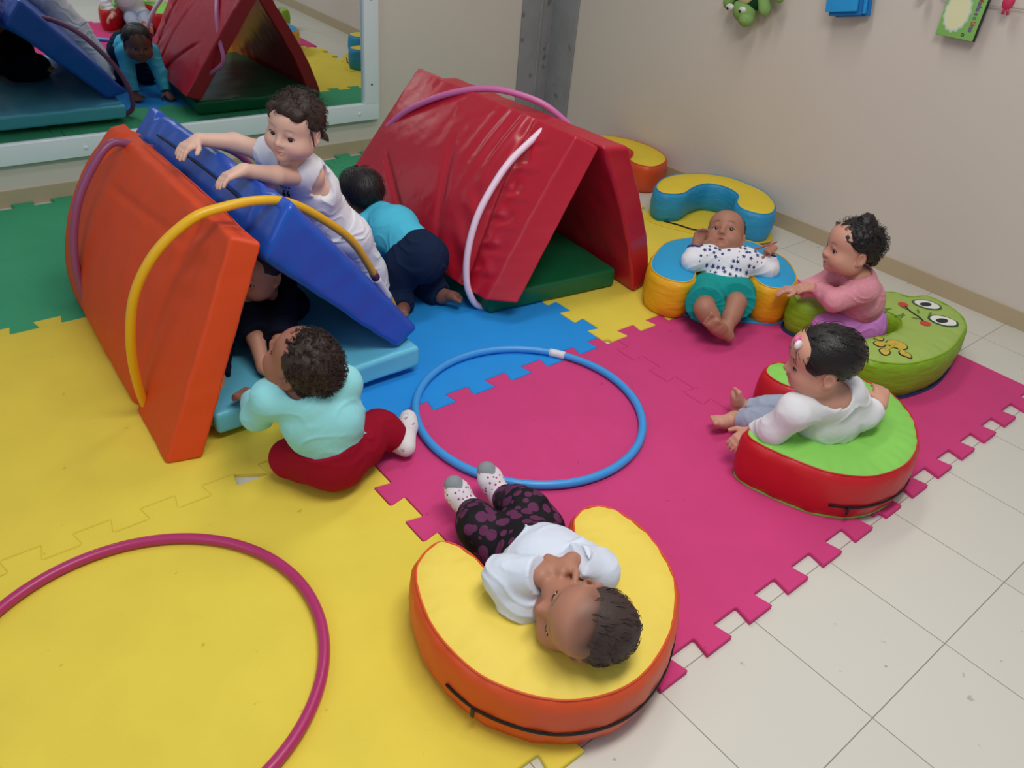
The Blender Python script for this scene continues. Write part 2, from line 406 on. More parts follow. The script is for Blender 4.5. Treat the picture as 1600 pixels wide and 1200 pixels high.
cushion([(2.928, -1.358), (2.973, -1.293), (3.083, -1.240), (3.197, -1.235), (3.324, -1.286), (3.40, -1.375), (3.41, -1.47), (3.395, -1.59), (3.313, -1.705), (3.214, -1.765), (3.15, -1.762), (3.117, -1.715), (3.115, -1.659), (3.161, -1.602), (3.24, -1.547), (3.265, -1.46), (3.223, -1.393), (3.125, -1.395), (3.025, -1.424), (2.955, -1.405)],
        .135, 'yellow-topped blue cushion against the right wall', 'fabric_lemon', 'crumpled_teal', GC, seed=13, creases=.0005,
        base=[(2.90, -1.36), (2.97, -1.28), (3.083, -1.225), (3.2, -1.22), (3.33, -1.27), (3.41, -1.37), (3.42, -1.48), (3.40, -1.60), (3.32, -1.715), (3.21, -1.78), (3.06, -1.69), (2.95, -1.50)], base_col='fabric_lemon')
cushion([(3.235, -1.085), (3.34, -1.04), (3.405, -.95), (3.428, -.831), (3.405, -.691), (3.32, -.591), (3.20, -.548), (3.09, -.58), (3.02, -.66), (2.99, -.76), (3.01, -.84), (3.06, -.83), (3.10, -.73), (3.18, -.675), (3.255, -.69), (3.285, -.77), (3.27, -.86), (3.215, -.915), (3.16, -.95), (3.14, -1.01), (3.17, -1.075)],
        .135, 'yellow-topped orange cushion in the far corner behind the red tent', 'fabric_lemon', 'vinyl_orange', GC, seed=17, creases=.0005, z0=FZ, zipper=((3.40, -.97), (3.425, -.87)), pull=.9)
# the frog's painted face and paw, laid on the cushion top
mat('paint_white', rgb(232, 232, 224), .5); mat('paint_black', rgb(26, 30, 34), .5); mat('paint_green', rgb(52, 84, 46), .5); mat('paint_red', rgb(206, 60, 58), .5); mat('paint_gold', rgb(206, 178, 66), .5); mat('paint_leaf', rgb(96, 124, 40), .6)
def frog_print():
    bm = bmesh.new(); bm.from_mesh([c for c in frog.children if c.name.startswith('top_panel')][0].data); bvh = BVHTree.FromBMesh(bm); bm.free()
    w = root_world(frog)
    def zat(x, y):
        h = bvh.ray_cast(V((x-w.x, y-w.y, 1)), V((0, 0, -1)))
        return (h[0].z if h[0] else .128)+w.z
    def blob(nm, pts, m, lift):
        Q = ccw(np.array(pts)); cv, cf = cap(Q, .007)
        part(nm, mesh_from([(x, y, zat(x, y)+lift) for x, y in cv], cf), M(m), frog)
    def ell(x, y, a, b, r): return [(x+a*math.cos(t)*math.cos(r)-b*math.sin(t)*math.sin(r), y+a*math.cos(t)*math.sin(r)+b*math.sin(t)*math.cos(r)) for t in np.linspace(0, 2*PI, 36)[:-1]]
    for x, y in ((2.972, -2.580), (2.905, -2.672)):
        blob('eye_rim', ell(x, y, .050, .040, -.9), 'paint_green', .0012)
        blob('eye_white', ell(x, y, .042, .032, -.9), 'paint_white', .0020)
        blob('eye_pupil', ell(x-.006, y+.002, .024, .014, -.3), 'paint_black', .0028)
    for x, y in ((2.890, -2.535), (2.828, -2.648)): blob('cheek', ell(x, y, .019, .017, 0), 'paint_red', .0016)
    sm = catmull([(2.884, -2.545), (2.866, -2.575), (2.855, -2.61), (2.838, -2.636)], 8, False)
    part('smile', tube_me([(x, y, zat(x, y)+.001) for x, y in sm], .0026, 6), M('paint_black'), frog)
    for x, y, a, b in ((2.604, -2.667, .026, .030), (2.571, -2.714, .016, .018), (2.556, -2.634, .017, .015), (2.528, -2.668, .017, .014), (2.60, -2.61, .014, .012)):
        blob('paw_outline', ell(x, y, a+.004, b+.004, .2), 'paint_black', .0012)
        blob('paw', ell(x, y, a, b, .2), 'paint_gold', .0021)
    for p in ((2.571, -2.71), (2.556, -2.634), (2.532, -2.668)):
        q = np.array([(2.60, -2.664), p]); q = np.linspace(q[0], q[1], 6)
        part('paw_toe', tube_me([(x, y, zat(x, y)+.0012) for x, y in q], .005, 6), M('paint_gold'), frog)
    rs = random.Random(4)
    for k in range(9):
        x, y = 2.79+rs.uniform(-.06, .06)+k*.006, -2.49-k*.018+rs.uniform(-.015, .015)
        if 2.78 < x: blob('grass_tuft', ell(x+.03, y, .018, .004, rs.uniform(0, 3)), 'paint_leaf', .001)
frog_print()

# ---------------------------------------------------------------- padded mat panels (tents)
for nm, c in dict(orange=rgb(218, 72, 24), blue=rgb(26, 84, 190), red=rgb(184, 26, 48), green=rgb(12, 98, 60), aqua=rgb(104, 196, 226)).items():
    mat('panel_'+nm, c, (.33 if nm != 'orange' else .55), .42, bump=.0010, bscale=9, var=.03, vscale=4, coat=.12 if nm in ('red', 'blue') else 0)
def axis_pts(n, e):
    return np.unique(np.r_[np.linspace(0, e, 5), np.linspace(e, 1-e, n), np.linspace(1-e, 1, 5)])
def panel_mesh(C, r=.012, nu=60, nv=40, puff=None, ripple=None, crumple=.0022):
    """C[(u,v,w)] -> corner; u along the ridge, v bottom to top, w inner(0) to outer(1)"""
    C = {k: np.array(p, float) for k, p in C.items()}
    L_ = np.linalg.norm(C[1, 0, 1]-C[0, 0, 1]); W_ = np.linalg.norm(C[0, 1, 1]-C[0, 0, 1]); T_ = np.linalg.norm(C[0, 0, 1]-C[0, 0, 0])
    us, vv, ws = axis_pts(nu, r/L_*1.3), axis_pts(nv, r/W_*1.3), axis_pts(4, r/T_*1.3)
    verts = []; ids = {}; faces = []
    def vid(i, j, k):
        key = (i, j, k)
        if key not in ids: ids[key] = len(verts); verts.append((us[i], vv[j], ws[k]))
        return ids[key]
    nU, nV, nW = len(us)-1, len(vv)-1, len(ws)-1
    for i in range(nU):
        for j in range(nV):
            faces.append((vid(i, j, nW), vid(i+1, j, nW), vid(i+1, j+1, nW), vid(i, j+1, nW)))
            faces.append((vid(i, j, 0), vid(i, j+1, 0), vid(i+1, j+1, 0), vid(i+1, j, 0)))
    for i in range(nU):
        for k in range(nW):
            faces.append((vid(i, 0, k), vid(i+1, 0, k), vid(i+1, 0, k+1), vid(i, 0, k+1)))
            faces.append((vid(i, nV, k), vid(i, nV, k+1), vid(i+1, nV, k+1), vid(i+1, nV, k)))
    for j in range(nV):
        for k in range(nW):
            faces.append((vid(0, j, k), vid(0, j, k+1), vid(0, j+1, k+1), vid(0, j+1, k)))
            faces.append((vid(nU, j, k), vid(nU, j+1, k), vid(nU, j+1, k+1), vid(nU, j, k+1)))
    Q = np.array(verts); H = np.array([L_, W_, T_])/2
    p = (Q*2-1)*H; core = np.clip(p, -(H-r), H-r); dv = p-core; ln = np.linalg.norm(dv, axis=1)[:, None]
    p = np.where(ln > 1e-9, core+dv/np.maximum(ln, 1e-9)*r, p)
    q = (p/H+1)/2; u, v, w = q[:, :1], q[:, 1:2], q[:, 2:3]
    X = 0
    for a in (0, 1):
        for b in (0, 1):
            for c in (0, 1):
                X = X+(u if a else 1-u)*(v if b else 1-v)*(w if c else 1-w)*C[a, b, c]
    nrm = np.cross(C[1, 0, 1]-C[0, 0, 1], C[0, 1, 1]-C[0, 0, 1]); nrm /= np.linalg.norm(nrm)
    if nrm@(C[0, 0, 1]-C[0, 0, 0]) < 0: nrm = -nrm
    if puff: X = X+nrm*puff(u, v, w)
    if ripple: X = X+nrm*ripple(u, v, w)*np.clip((w-.5)*2, 0, 1)
    X = X+crumple*np.stack([noise3(X, 55, 3)+.4*noise3(X, 150, 6), noise3(X, 55, 4), noise3(X, 55, 5)+.4*noise3(X, 150, 7)], 1)
    return mesh_from(X, faces)
def corner_map(bfo, bfi, bbo, bbi, tfo, tfi, tbo, tbi):
    return {(0, 0, 1): bfo, (0, 0, 0): bfi, (1, 0, 1): bbo, (1, 0, 0): bbi, (0, 1, 1): tfo, (0, 1, 0): tfi, (1, 1, 1): tbo, (1, 1, 0): tbi}
def panel(name, label, m, C, loc, **k):
    root = thing(name, label, 'foam mat', loc, 'padded tent mats')
    part('padded_body', panel_mesh(C, **k), M(m), root)
    return root
def seam(root, pts, r, m, name='seam', closed=False):
    return part(name, tube_me(catmull(pts, 10, closed), r, 6, closed), M(m), root)
sin = np.sin
# tent in front: orange + blue panels over a light blue base
base1 = panel('floor_mat_pad', 'light blue padded mat on the floor under the orange and blue tent', 'panel_aqua',
    corner_map((.735, -1.845, .088), (.739, -1.847, .022), (.735, -.80, .088), (.739, -.80, .022), (1.36, -1.835, .088), (1.353, -1.841, .022), (1.345, -.80, .088), (1.338, -.80, .022)), (1.05, -1.35, .022),
    nu=30, nv=40, ripple=lambda u, v, w: .003*sin(v*31+u*7)*sin(u*9))
opuff = lambda u, v, w: .074*np.clip(sin(np.clip(u*1.02-.02, 0, 1)*PI*.5), 0, 1)**1.3*sin(PI*v**.92)**.75*np.clip(1.15-u*.15, 0, 1)-.022*np.exp(-((u-.90)/.022)**2)*np.clip(v*4-3, 0, 1)
def oripple(u, v, w):
    a = -.016*np.exp(-((u-.20-.08*(1-v))/.018)**2)*(.4+.6*np.abs(2*v-1)**3)
    b = .005*np.exp(-((u-.18)/.10)**2)*sin(v*40+u*30)*np.clip(v*3-1.5, 0, 1)
    c = -.006*np.exp(-((v-.86+.10*u)/.02)**2)*np.clip((u-.1)*5, 0, 1)*np.clip((.85-u)*5, 0, 1)
    return a+b+c-.006*np.exp(-((u-.86-.06*v)/.015)**2)
orange = panel('tent_side_mat', 'orange padded mat standing on edge as the left tent side', 'panel_orange',
    corner_map((.595, -1.858, .0), (.679, -1.885, .004), (.648, -.88, .0), (.735, -.88, .0), (.832, -1.85, .553), (.897, -1.865, .53), (.862, -.875, .530), (.90, -.87, .533)), (.64, -1.4, 0),
    nu=90, nv=60, puff=opuff, ripple=oripple, r=.009)
seam(orange, [(.868, -1.84, .556), (.872, -1.72, .560), (.878, -1.5, .556), (.882, -1.3, .550), (.884, -1.1, .545)], .0022, 'panel_orange', 'zipper_flap')
bpin = lambda u, v, w: .022*sin(PI*u)*sin(PI*v)-.024*(np.exp(-((u-.905)/.022)**2)+.6*np.exp(-((u-.135)/.02)**2))*np.clip(v*4-3, 0, 1)
blue = panel('tent_side_mat', 'dark blue padded mat leaning as right tent side, under hands of person in white', 'panel_blue',
    corner_map((1.390, -1.782, .112), (1.290, -1.822, .092), (1.395, -.90, .112), (1.290, -.90, .094), (.995, -1.825, .602), (.908, -1.825, .468), (.992, -.845, .578), (.905, -.845, .47)), (1.3, -1.35, .1),
    nu=90, nv=50, r=.02, puff=bpin, crumple=.0028, ripple=lambda u, v, w: .006*np.exp(-((u-.17)/.05)**2)*sin(v*70))
seam(blue, [(.948, -1.62, .545), (.948, -1.5, .548), (.948, -1.35, .546), (.947, -1.2, .542), (.946, -1.02, .535)], .003, 'zip_black', 'zipper')
# red tent behind: two red panels over a green base
base2 = panel('floor_mat_pad', 'dark green padded mat on the floor under the red tent', 'panel_green',
    corner_map((1.752, -1.668, .072), (1.754, -1.668, .004), (1.69, -.78, .072), (1.69, -.78, .004), (2.296, -1.730, .072), (2.290, -1.738, .004), (2.40, -.77, .072), (2.40, -.77, .004)), (2.02, -1.2, 0), nu=30, nv=30, r=.012,
    ripple=lambda u, v, w: .002*sin(v*25+u*9)*sin(u*11))
def rripple(u, v, w):
    hp = .125+.12*v                                           # where the white hoop presses in
    a = -.020*np.exp(-((u-hp)/.016)**2)
    s = sin(v*64+9*(u-hp)/.1); s2 = sin(v*41+2)
    b = .0075*sin(v*33+5*(u-hp)/.1+1.0*s2)*np.exp(-((u-hp+.07)/.055)**2)*np.clip(v*6, 0, 1)*np.clip((1-v)*8, 0, 1)*(.6+.4*s2)
    g = u-.18-.10*(1-v)
    c = .0065*sin(g*88+3.2*(1-v)**2*3)*np.exp(-((g-.10)/.11)**2)*np.exp(-((v-.83)/.20)**2)
    e = -.010*np.exp(-((u-(.40+.42*np.clip(v/.42, 0, 1.2)))/.022)**2)*np.clip((.46-v)*12, 0, 1)
    f = -.008*np.exp(-((u-(.29+.33*np.clip(v, 0, 1)))/.02)**2)*np.clip((.75-v)*6, 0, 1)
    h = .004*sin(v*38-u*30)*np.exp(-((u-hp-.07)/.05)**2)*np.clip((.7-v)*4, 0, 1)
    return a+b+c+e+f+h
redl = panel('tent_side_mat', 'red padded vinyl mat leaning as the left side of the far tent', 'panel_red',
    corner_map((1.724, -1.672, .066), (1.797, -1.762, .075), (1.632, -.765, .110), (1.715, -.775, .080), (2.030, -1.700, .592), (2.105, -1.738, .553), (2.018, -.80, .603), (2.085, -.805, .560)), (1.8, -1.2, .07),
    nu=150, nv=110, r=.01, puff=lambda u, v, w: .035*sin(PI*u)**.8*sin(PI*v)+0*w, ripple=rripple, crumple=.0012)
redr = panel('tent_side_mat', 'red padded mat leaning as the right side of the far tent', 'panel_red',
    corner_map((2.452, -1.775, .002), (2.325, -1.812, .002), (2.50, -.95, .002), (2.405, -.92, .002), (2.205, -1.775, .556), (2.112, -1.745, .556), (2.175, -.83, .560), (2.092, -.82, .560)), (2.35, -1.2, 0),
    nu=60, nv=50, r=.014, puff=lambda u, v, w: .026*sin(PI*v)*(1.1-.6*v)+0*w, ripple=lambda u, v, w: .003*sin(v*40)*np.exp(-((v-.95)/.1)**2))

# ---------------------------------------------------------------- hoops
for nm, c in dict(blue=rgb(62, 154, 226), magenta=rgb(176, 46, 104), yellow=rgb(232, 178, 26), mauve=rgb(140, 72, 112), pinkish=rgb(206, 112, 168), pale=rgb(240, 214, 232)).items():
    mat('hoop_'+nm, c, .35, .5)
mat('tape_white', rgb(228, 226, 232), .5, .3); mat('tape_purple', rgb(96, 52, 90), .5, .3); mat('label_ink', rgb(60, 62, 80), .6)
def hoop(label, pts, m, r=.0115, tapes=()):
    P_ = resample(catmull(pts, 12), 160); c = P_.mean(0)
    root = thing('hula_hoop', label, 'hoop', (c[0], c[1], P_[:, 2].min()-r), 'plastic hula hoops')
    part('hoop_tube', tube_me(P_, r, 14, True), M(m), root)
    for q, half, tm, nm in tapes:
        i = int(np.argmin(((P_-np.array(q))**2).sum(1))); idx = [(i+k) % 160 for k in range(-half, half+1)]
        part(nm, tube_me(P_[idx], r+.0012, 14), M(tm), root)
    return root
def circ(c, n, r, k=24, zmin=.012):
    n = V(n).normalized(); a = n.cross(V((.1, .2, 1))).normalized(); b = n.cross(a)
    P_ = [V(c)+r*(a*math.cos(2*PI*i/k)+b*math.sin(2*PI*i/k)) for i in range(k)]
    return [(p.x, p.y, max(p.z, zmin)) for p in P_]
bh = hoop('blue hoop lying flat on the pink and blue mats', circ((1.506, -2.178, .012), (0, 0, 1), .324), 'hoop_blue', tapes=[((1.775, -2.0, .012), 2, 'tape_white', 'label_sticker')])
hoop('magenta hoop lying flat on the yellow mat in the foreground', circ((.356, -2.417, .012), (0, 0, 1), .336), 'hoop_magenta')
hoop('yellow hoop with white tape ringing the front of the orange and blue tent', [(.628, -1.634, .03), (.610, -1.676, .168), (.612, -1.714, .298), (.634, -1.747, .419), (.69, -1.773, .520), (.774, -1.785, .585), (.85, -1.783, .598), (.93, -1.775, .596),
    (1.016, -1.757, .570), (1.118, -1.726, .497), (1.236, -1.677, .382), (1.352, -1.615, .200), (1.415, -1.584, .1), (1.43, -1.57, .04), (1.38, -1.575, .012), (1.2, -1.59, .012), (1.0, -1.60, .012), (.8, -1.61, .012), (.67, -1.62, .012)], 'hoop_yellow',
    tapes=[((1.366, -1.605, .172), 4, 'tape_white', 'tape'), ((1.333, -1.628, .236), 1, 'tape_purple', 'tape')])
hoop('mauve hoop ringing the back of the orange and blue tent', [(.635, -1.078, .16), (.648, -1.086, .293), (.685, -1.088, .404), (.748, -1.078, .495), (.806, -1.063, .540), (.87, -1.045, .520), (.96, -1.0, .485), (1.10, -.96, .47), (1.20, -.923, .424), (1.276, -.889, .35), (1.36, -.88, .23), (1.40, -.88, .1), (1.37, -.89, .02), (1.2, -.93, .012), (1.0, -.98, .012), (.8, -1.03, .012), (.66, -1.07, .03)], 'hoop_mauve')
hoop('pink hoop arching over the ridge of the red tent', [(1.839, -0.734, 0.277), (1.857, -0.8, 0.371), (1.9, -0.912, 0.48), (1.976, -1.055, 0.566), (2.054, -1.178, 0.609), (2.126, -1.277, 0.609), (2.205, -1.378, 0.574), (2.295, -1.45, .470), (2.345, -1.38, .33), (2.385, -1.28, .18), (2.37, -1.20, .05), (2.25, -1.15, .036), (2.0, -1.05, .036), (1.80, -.96, .045), (1.715, -.86, .12), (1.775, -.80, .20)], 'hoop_pinkish')
hoop('pale pink ribbon-wrapped hoop around the front of the red tent', [(1.708, -1.605, .07), (1.703, -1.588, .15), (1.722, -1.574, .240), (1.762, -1.563, .332), (1.826, -1.555, .418), (1.89, -1.55, .482), (1.970, -1.547, .534), (2.040, -1.549, .574), (2.075, -1.552, .545), (2.12, -1.57, .47), (2.28, -1.60, .34), (2.47, -1.62, .18), (2.48, -1.62, .03), (2.3, -1.62, -.002), (2.1, -1.62, -.002), (1.9, -1.62, -.002), (1.76, -1.615, .005)], 'hoop_pale')

# ---------------------------------------------------------------- things hanging on the right wall
mat('plush_green', rgb(134, 172, 100), .9, .1, bump=.002, bscale=160, var=.08, vscale=30); mat('plush_dark', rgb(32, 74, 40), .9, .1, bump=.002, bscale=160); mat('plush_cream', rgb(214, 206, 160), .9, .1)
mat('eye_white', rgb(222, 216, 210), .25, .5); mat('eye_dark', rgb(34, 22, 18), .15, .5)
def ellipsoid(c, r, R=None, seg=20):
    bm = bmesh.new(); bmesh.ops.create_uvsphere(bm, u_segments=seg, v_segments=seg//2+2, radius=1)
    for v in bm.verts:
        p = V((v.co.x*r[0], v.co.y*r[1], v.co.z*r[2])); v.co = (R @ p if R else p)+V(c)
    return bm_mesh(bm)
t = thing('plush_dinosaur', 'green plush dinosaur hanging head down on the right wall', 'plush toy', (3.40, -1.28, .785), None)
part('body', ellipsoid((3.40, -1.265, .93), (.05, .085, .10)), M('plush_dark'), t)
part('belly', ellipsoid((3.366, -1.265, .94), (.03, .055, .075)), M('plush_cream'), t)
part('head', ellipsoid((3.385, -1.262, .838), (.045, .058, .046), Matrix.Rotation(.5, 3, 'X')), M('plush_green'), t)
part('snout', ellipsoid((3.372, -1.292, .810), (.036, .034, .030)), M('plush_green'), t)
for y in (-1.208, -1.275):
    e = part('eye', ellipsoid((3.352, y, .846), (.013, .020, .014)), M('eye_white'), t); part('pupil', ellipsoid((3.341, y+.004, .840), (.005, .007, .006), seg=10), M('eye_dark'), e)
for y in (-1.288, -1.305): part('nostril', ellipsoid((3.339, y, .806), (.003, .004, .003), seg=8), M('paint_gold'), t)
for a, b in (((3.39, -1.325, .93), (3.38, -1.377, .838)), ((3.39, -1.20, .93), (3.38, -1.165, .835)), ((3.39, -1.36, .98), (3.37, -1.44, .905))):
    part('limb', tube_me(np.linspace(a, b, 9), .02, 12, rs=[.020, .022, .024, .025, .025, .026, .026, .022, .010]), M('plush_green'), t)
mat('cloth_blue', rgb(44, 158, 226), .6, .3, bump=.0015, bscale=40); mat('cloth_blue_deep', rgb(28, 118, 190), .6, .3)
t = thing('soft_book', 'bright blue cloth book with several pages hanging on the right wall', 'cloth book', (3.40, -1.72, .90))
for k, (dx, dy, dz) in enumerate(((-.022, 0, 0), (-.008, -.012, -.012), (.006, -.020, -.006), (.02, -.030, -.014))):
    R = Matrix.Rotation(-.20, 3, 'X') @ Matrix.Rotation(.05*k-.05, 3, 'Z')
    part('page', box((3.385+dx, -1.705+dy, .995+dz), (.011, .135, .165), .004, R), M('cloth_blue' if k % 2 == 0 else 'cloth_blue_deep'), t)
mat('case_green', rgb(134, 190, 98), .35, .5, var=.05); mat('case_black', rgb(30, 30, 32), .4); mat('cover_cream', rgb(226, 226, 180), .5); mat('cover_pale', rgb(186, 210, 206), .5)
mat('ink_red', rgb(206, 44, 52), .5); mat('ink_purple', rgb(120, 66, 150), .5); mat('ink_dark', rgb(34, 60, 30), .5)
t = thing('disc_case', 'green disc case with a cream oval and sideways title hanging on the right wall', 'disc case', (3.40, -2.16, .90))
part('case_body', box((3.408, -2.160, .998), (.014, .140, .192), .002), M('case_black'), t)
cv = part('cover', box((3.4005, -2.158, .998), (.002, .136, .190), .0006), M('case_green'), t)
def flat_ellipse(x, y, z, a, b, wav=0):
    tt = np.linspace(0, 2*PI, 60)[:-1]; rr = 1+wav*np.sin(tt*15)
    c, f = cap(np.stack([np.cos(tt)*a*rr, np.sin(tt)*b*rr], 1)); return mesh_from([(x, y+p[0], z+p[1]) for p in c], f)
part('oval', flat_ellipse(3.3992, -2.140, .985, .046, .066, .05), M('cover_pale'), t)
part('oval', flat_ellipse(3.3988, -2.140, .985, .041, .060, .03), M('cover_cream'), t)
def text_mesh(s, size):
    cu = bpy.data.curves.new('text', 'FONT'); cu.body = s; cu.size = size; cu.extrude = .0002; cu.offset = size*.02
    o = bpy.data.objects.new('text', cu); COL.objects.link(o); dg = bpy.context.evaluated_depsgraph_get()
    me = bpy.data.meshes.new_from_object(o.evaluated_get(dg)); bpy.data.objects.remove(o); return me
def wall_text(s, size, y, z, m, vertical=True, squeeze=.72):
    me = text_mesh(s, size); x = []
    for v in me.vertices: v.co.x *= squeeze; x.append(v.co.x)
    # reading direction: down the wall (vertical) or towards -y; letters face -x
    for v in me.vertices:
        a, b, c = v.co
        v.co = V((3.3985-c, y-b, z-a)) if vertical else V((3.3985-c, y-a, z+b))
    part('title', me, M(m), t); return max(x)
z = 1.040
for s, m in (('M', 'ink_red'), ('asha e o ', 'ink_purple'), ('U', 'ink_red'), ('rso', 'ink_purple')):
    wd = wall_text(s, .0235, -2.199, z, m); z -= wd+.0012+(.0045 if s.endswith(' ') else 0)
wall_text('10', .016, -2.180, .924, 'ink_dark')
mat('ribbon_pink', rgb(206, 50, 92), .5); mat('cord_grey', rgb(180, 172, 168), .6); mat('toy_dark', rgb(60, 50, 50), .6)
t = thing('ribbon_rosette', 'small crimson ribbon knot hanging from a cord at the right wall edge', 'ribbon', (3.40, -2.295, 1.0))
part('knot', ellipsoid((3.40, -2.293, 1.042), (.014, .019, .026)), M('ribbon_pink'), t)
for s in (-1, 1): part('tail', tube_me([(3.40, -2.293+.003*s, 1.03), (3.398, -2.295+.006*s, 1.015), (3.40, -2.297+.008*s, 1.003)], .005, 8), M('ribbon_pink'), t)
tag(link('hanging_cord', tube_me(catmull([(3.435, -2.05, 1.012), (3.43, -2.25, 1.021), (3.43, -2.45, 1.03), (3.43, -2.9, 1.03)], 8, False), .0022, 6), M('cord_grey')), 'thin grey cord strung along the right wall behind the ribbon', 'cord')
tag(link('dangling_toy', ellipsoid((3.40, -1.998, 1.028), (.02, .014, .026)), M('toy_dark')), 'small dark toy tip hanging between the blue book and the green case', 'toy')
o = tag(link('drawstring', tube_me(catmull([(2.95, -1.40, .009), (2.975, -1.46, .010), (2.99, -1.52, .011), (3.006, -1.55, .012), (3.03, -1.60, .014)], 6, False), .0028, 6), M('zip_black')), 'short black cord with pull lying at the edge of the blue cushion', 'cord')

# ---------------------------------------------------------------- children: one continuous skin surface each, clothes and hair as children
A_ = np.array
def unit(v): v = np.asarray(v, float); return v/(np.linalg.norm(v)+1e-12)
def smin(a, b, k):
    if k <= 0: return np.minimum(a, b)
    h = np.clip(.5+.5*(b-a)/k, 0, 1); return b+(a-b)*h-k*h*(1-h)
class Cap:                                                          # tapered capsule, may be cut flat at its far end
    def __init__(s, a, b, r1, r2, k=.012, cut=None, op='u'):
        s.a, s.b, s.r1, s.r2, s.k, s.cut, s.op = A_(a, float), A_(b, float), r1, r2, k, cut, op
    def box(s):
        m = max(s.r1, s.r2); return np.minimum(s.a, s.b)-m, np.maximum(s.a, s.b)+m
    def d(s, P_):
        ab = s.b-s.a; q = P_-s.a; t = np.clip(q@ab/(ab@ab+1e-12), 0, 1)
        d = np.linalg.norm(q-t[..., None]*ab, axis=-1)-(s.r1+(s.r2-s.r1)*t)
        if s.cut is not None: d = np.maximum(d, (P_-s.cut[0])@unit(s.cut[1]))
        return d
class Ell:
    def __init__(s, c, r, R=None, k=.01, op='u'):
        s.c, s.r, s.R, s.k, s.op = A_(c, float), A_(r, float), (np.eye(3) if R is None else A_(R)), k, op
    def box(s):
        m = s.r.max(); return s.c-m, s.c+m
    def d(s, P_):
        q = (P_-s.c)@s.R; k0 = np.linalg.norm(q/s.r, axis=-1); k1 = np.linalg.norm(q/(s.r*s.r), axis=-1)
        return k0*(k0-1)/np.maximum(k1, 1e-9)
def sdf_eval(prims, P_):
    d = np.full(P_.shape[:-1], .06)
    for p in prims:
        e = p.d(P_); d = smin(d, e, p.k) if p.op == 'u' else -smin(-d, e, p.k)
    return d
def sdf_mesh(prims, h, disp=None, cut=None, smooth=1):
    add = [p for p in prims if p.op == 'u']
    lo = np.min([p.box()[0] for p in add], 0)-.014; hi = np.max([p.box()[1] for p in add], 0)+.014
    n = np.ceil((hi-lo)/h).astype(int)+1
    ax = [(lo[i]+h*np.arange(n[i])).astype(np.float32) for i in range(3)]
    D = np.full(tuple(n), .06, np.float32)
    for p in prims:
        b0, b1 = p.box(); m = p.k+3*h
        i0 = np.maximum(((b0-m-lo)/h).astype(int), 0); i1 = np.minimum(((b1+m-lo)/h).astype(int)+2, n)
        if (i1 <= i0).any(): continue
        sl = tuple(slice(a, b) for a, b in zip(i0, i1))
        G = np.stack(np.meshgrid(*[ax[i][sl[i]] for i in range(3)], indexing='ij'), -1)
        e = p.d(G); D[sl] = smin(D[sl], e, p.k) if p.op == 'u' else -smin(-D[sl], e, p.k)
    if disp is not None or cut is not None:
        I = np.argwhere(D < .03); P_ = lo+h*I
        v = D[tuple(I.T)]
        if disp is not None: v = v+disp(P_)
        if cut is not None: v = cut(P_, v)
        D[tuple(I.T)] = v
    return nets(D, lo, h, smooth)
def nets(D, lo, h, smooth=1):
    S = D < 0; n = D.shape
    c = [S[i:n[0]-1+i, j:n[1]-1+j, k:n[2]-1+k] for i in (0, 1) for j in (0, 1) for k in (0, 1)]
    any_ = np.zeros_like(c[0]); all_ = np.ones_like(c[0])
    for x in c: any_ |= x; all_ &= x
    I = np.argwhere(any_ & ~all_)
    idx = -np.ones(tuple(x-1 for x in n), np.int64); idx[tuple(I.T)] = np.arange(len(I))
    pos = np.zeros((len(I), 3)); cnt = np.zeros(len(I))
    cor = [A_((i, j, k)) for i in (0, 1) for j in (0, 1) for k in (0, 1)]
    vals = [D[tuple((I+o).T)] for o in cor]
    for a in range(8):
        for b in range(a+1, 8):
            if np.abs(cor[a]-cor[b]).sum() != 1: continue
            m = (vals[a] < 0) != (vals[b] < 0); t = vals[a]/np.where(m, vals[a]-vals[b], 1)
            pos += np.where(m[:, None], cor[a]+t[:, None]*(cor[b]-cor[a]), 0); cnt += m
    Vt = lo+h*(I+pos/cnt[:, None]); F = []
    for ax in range(3):
        o = [0, 0, 0]; o[ax] = 1; u, v = (ax+1) % 3, (ax+2) % 3
        a = S[tuple(slice(0, n[i]-o[i]) for i in range(3))]; b = S[tuple(slice(o[i], n[i]) for i in range(3))]
        E = np.argwhere(a != b); E = E[(E[:, u] > 0) & (E[:, v] > 0) & (E[:, u] < n[u]-1) & (E[:, v] < n[v]-1)]
        du, dv = np.eye(3, dtype=int)[u], np.eye(3, dtype=int)[v]
        q = np.stack([idx[tuple((E-du-dv).T)], idx[tuple((E-dv).T)], idx[tuple(E.T)], idx[tuple((E-du).T)]], 1)
        fl = ~a[tuple(E.T)]; q[fl] = q[fl][:, ::-1]; F.append(q)
    F = np.concatenate(F); F = F[(F >= 0).all(1)]
    for _ in range(smooth):
        e = np.concatenate([F[:, [0, 1]], F[:, [1, 2]], F[:, [2, 3]], F[:, [3, 0]]])
        acc = np.zeros_like(Vt); cc = np.zeros(len(Vt))
        np.add.at(acc, e[:, 0], Vt[e[:, 1]]); np.add.at(cc, e[:, 0], 1); np.add.at(acc, e[:, 1], Vt[e[:, 0]]); np.add.at(cc, e[:, 1], 1)
        Vt = Vt*.55+.45*acc/np.maximum(cc, 1)[:, None]
    return Vt, F
def fast_mesh(Vt, F):
    me = bpy.data.meshes.new('mesh'); me.vertices.add(len(Vt)); me.vertices.foreach_set('co', np.asarray(Vt, np.float32).ravel())
    k = F.shape[1]; me.loops.add(F.size); me.polygons.add(len(F)); me.loops.foreach_set('vertex_index', F.ravel().astype(np.int32))
    me.polygons.foreach_set('loop_start', np.arange(0, F.size, k, dtype=np.int32)); me.update(calc_edges=True)
    me.polygons.foreach_set('use_smooth', np.ones(len(F), bool)); me.validate(); return me

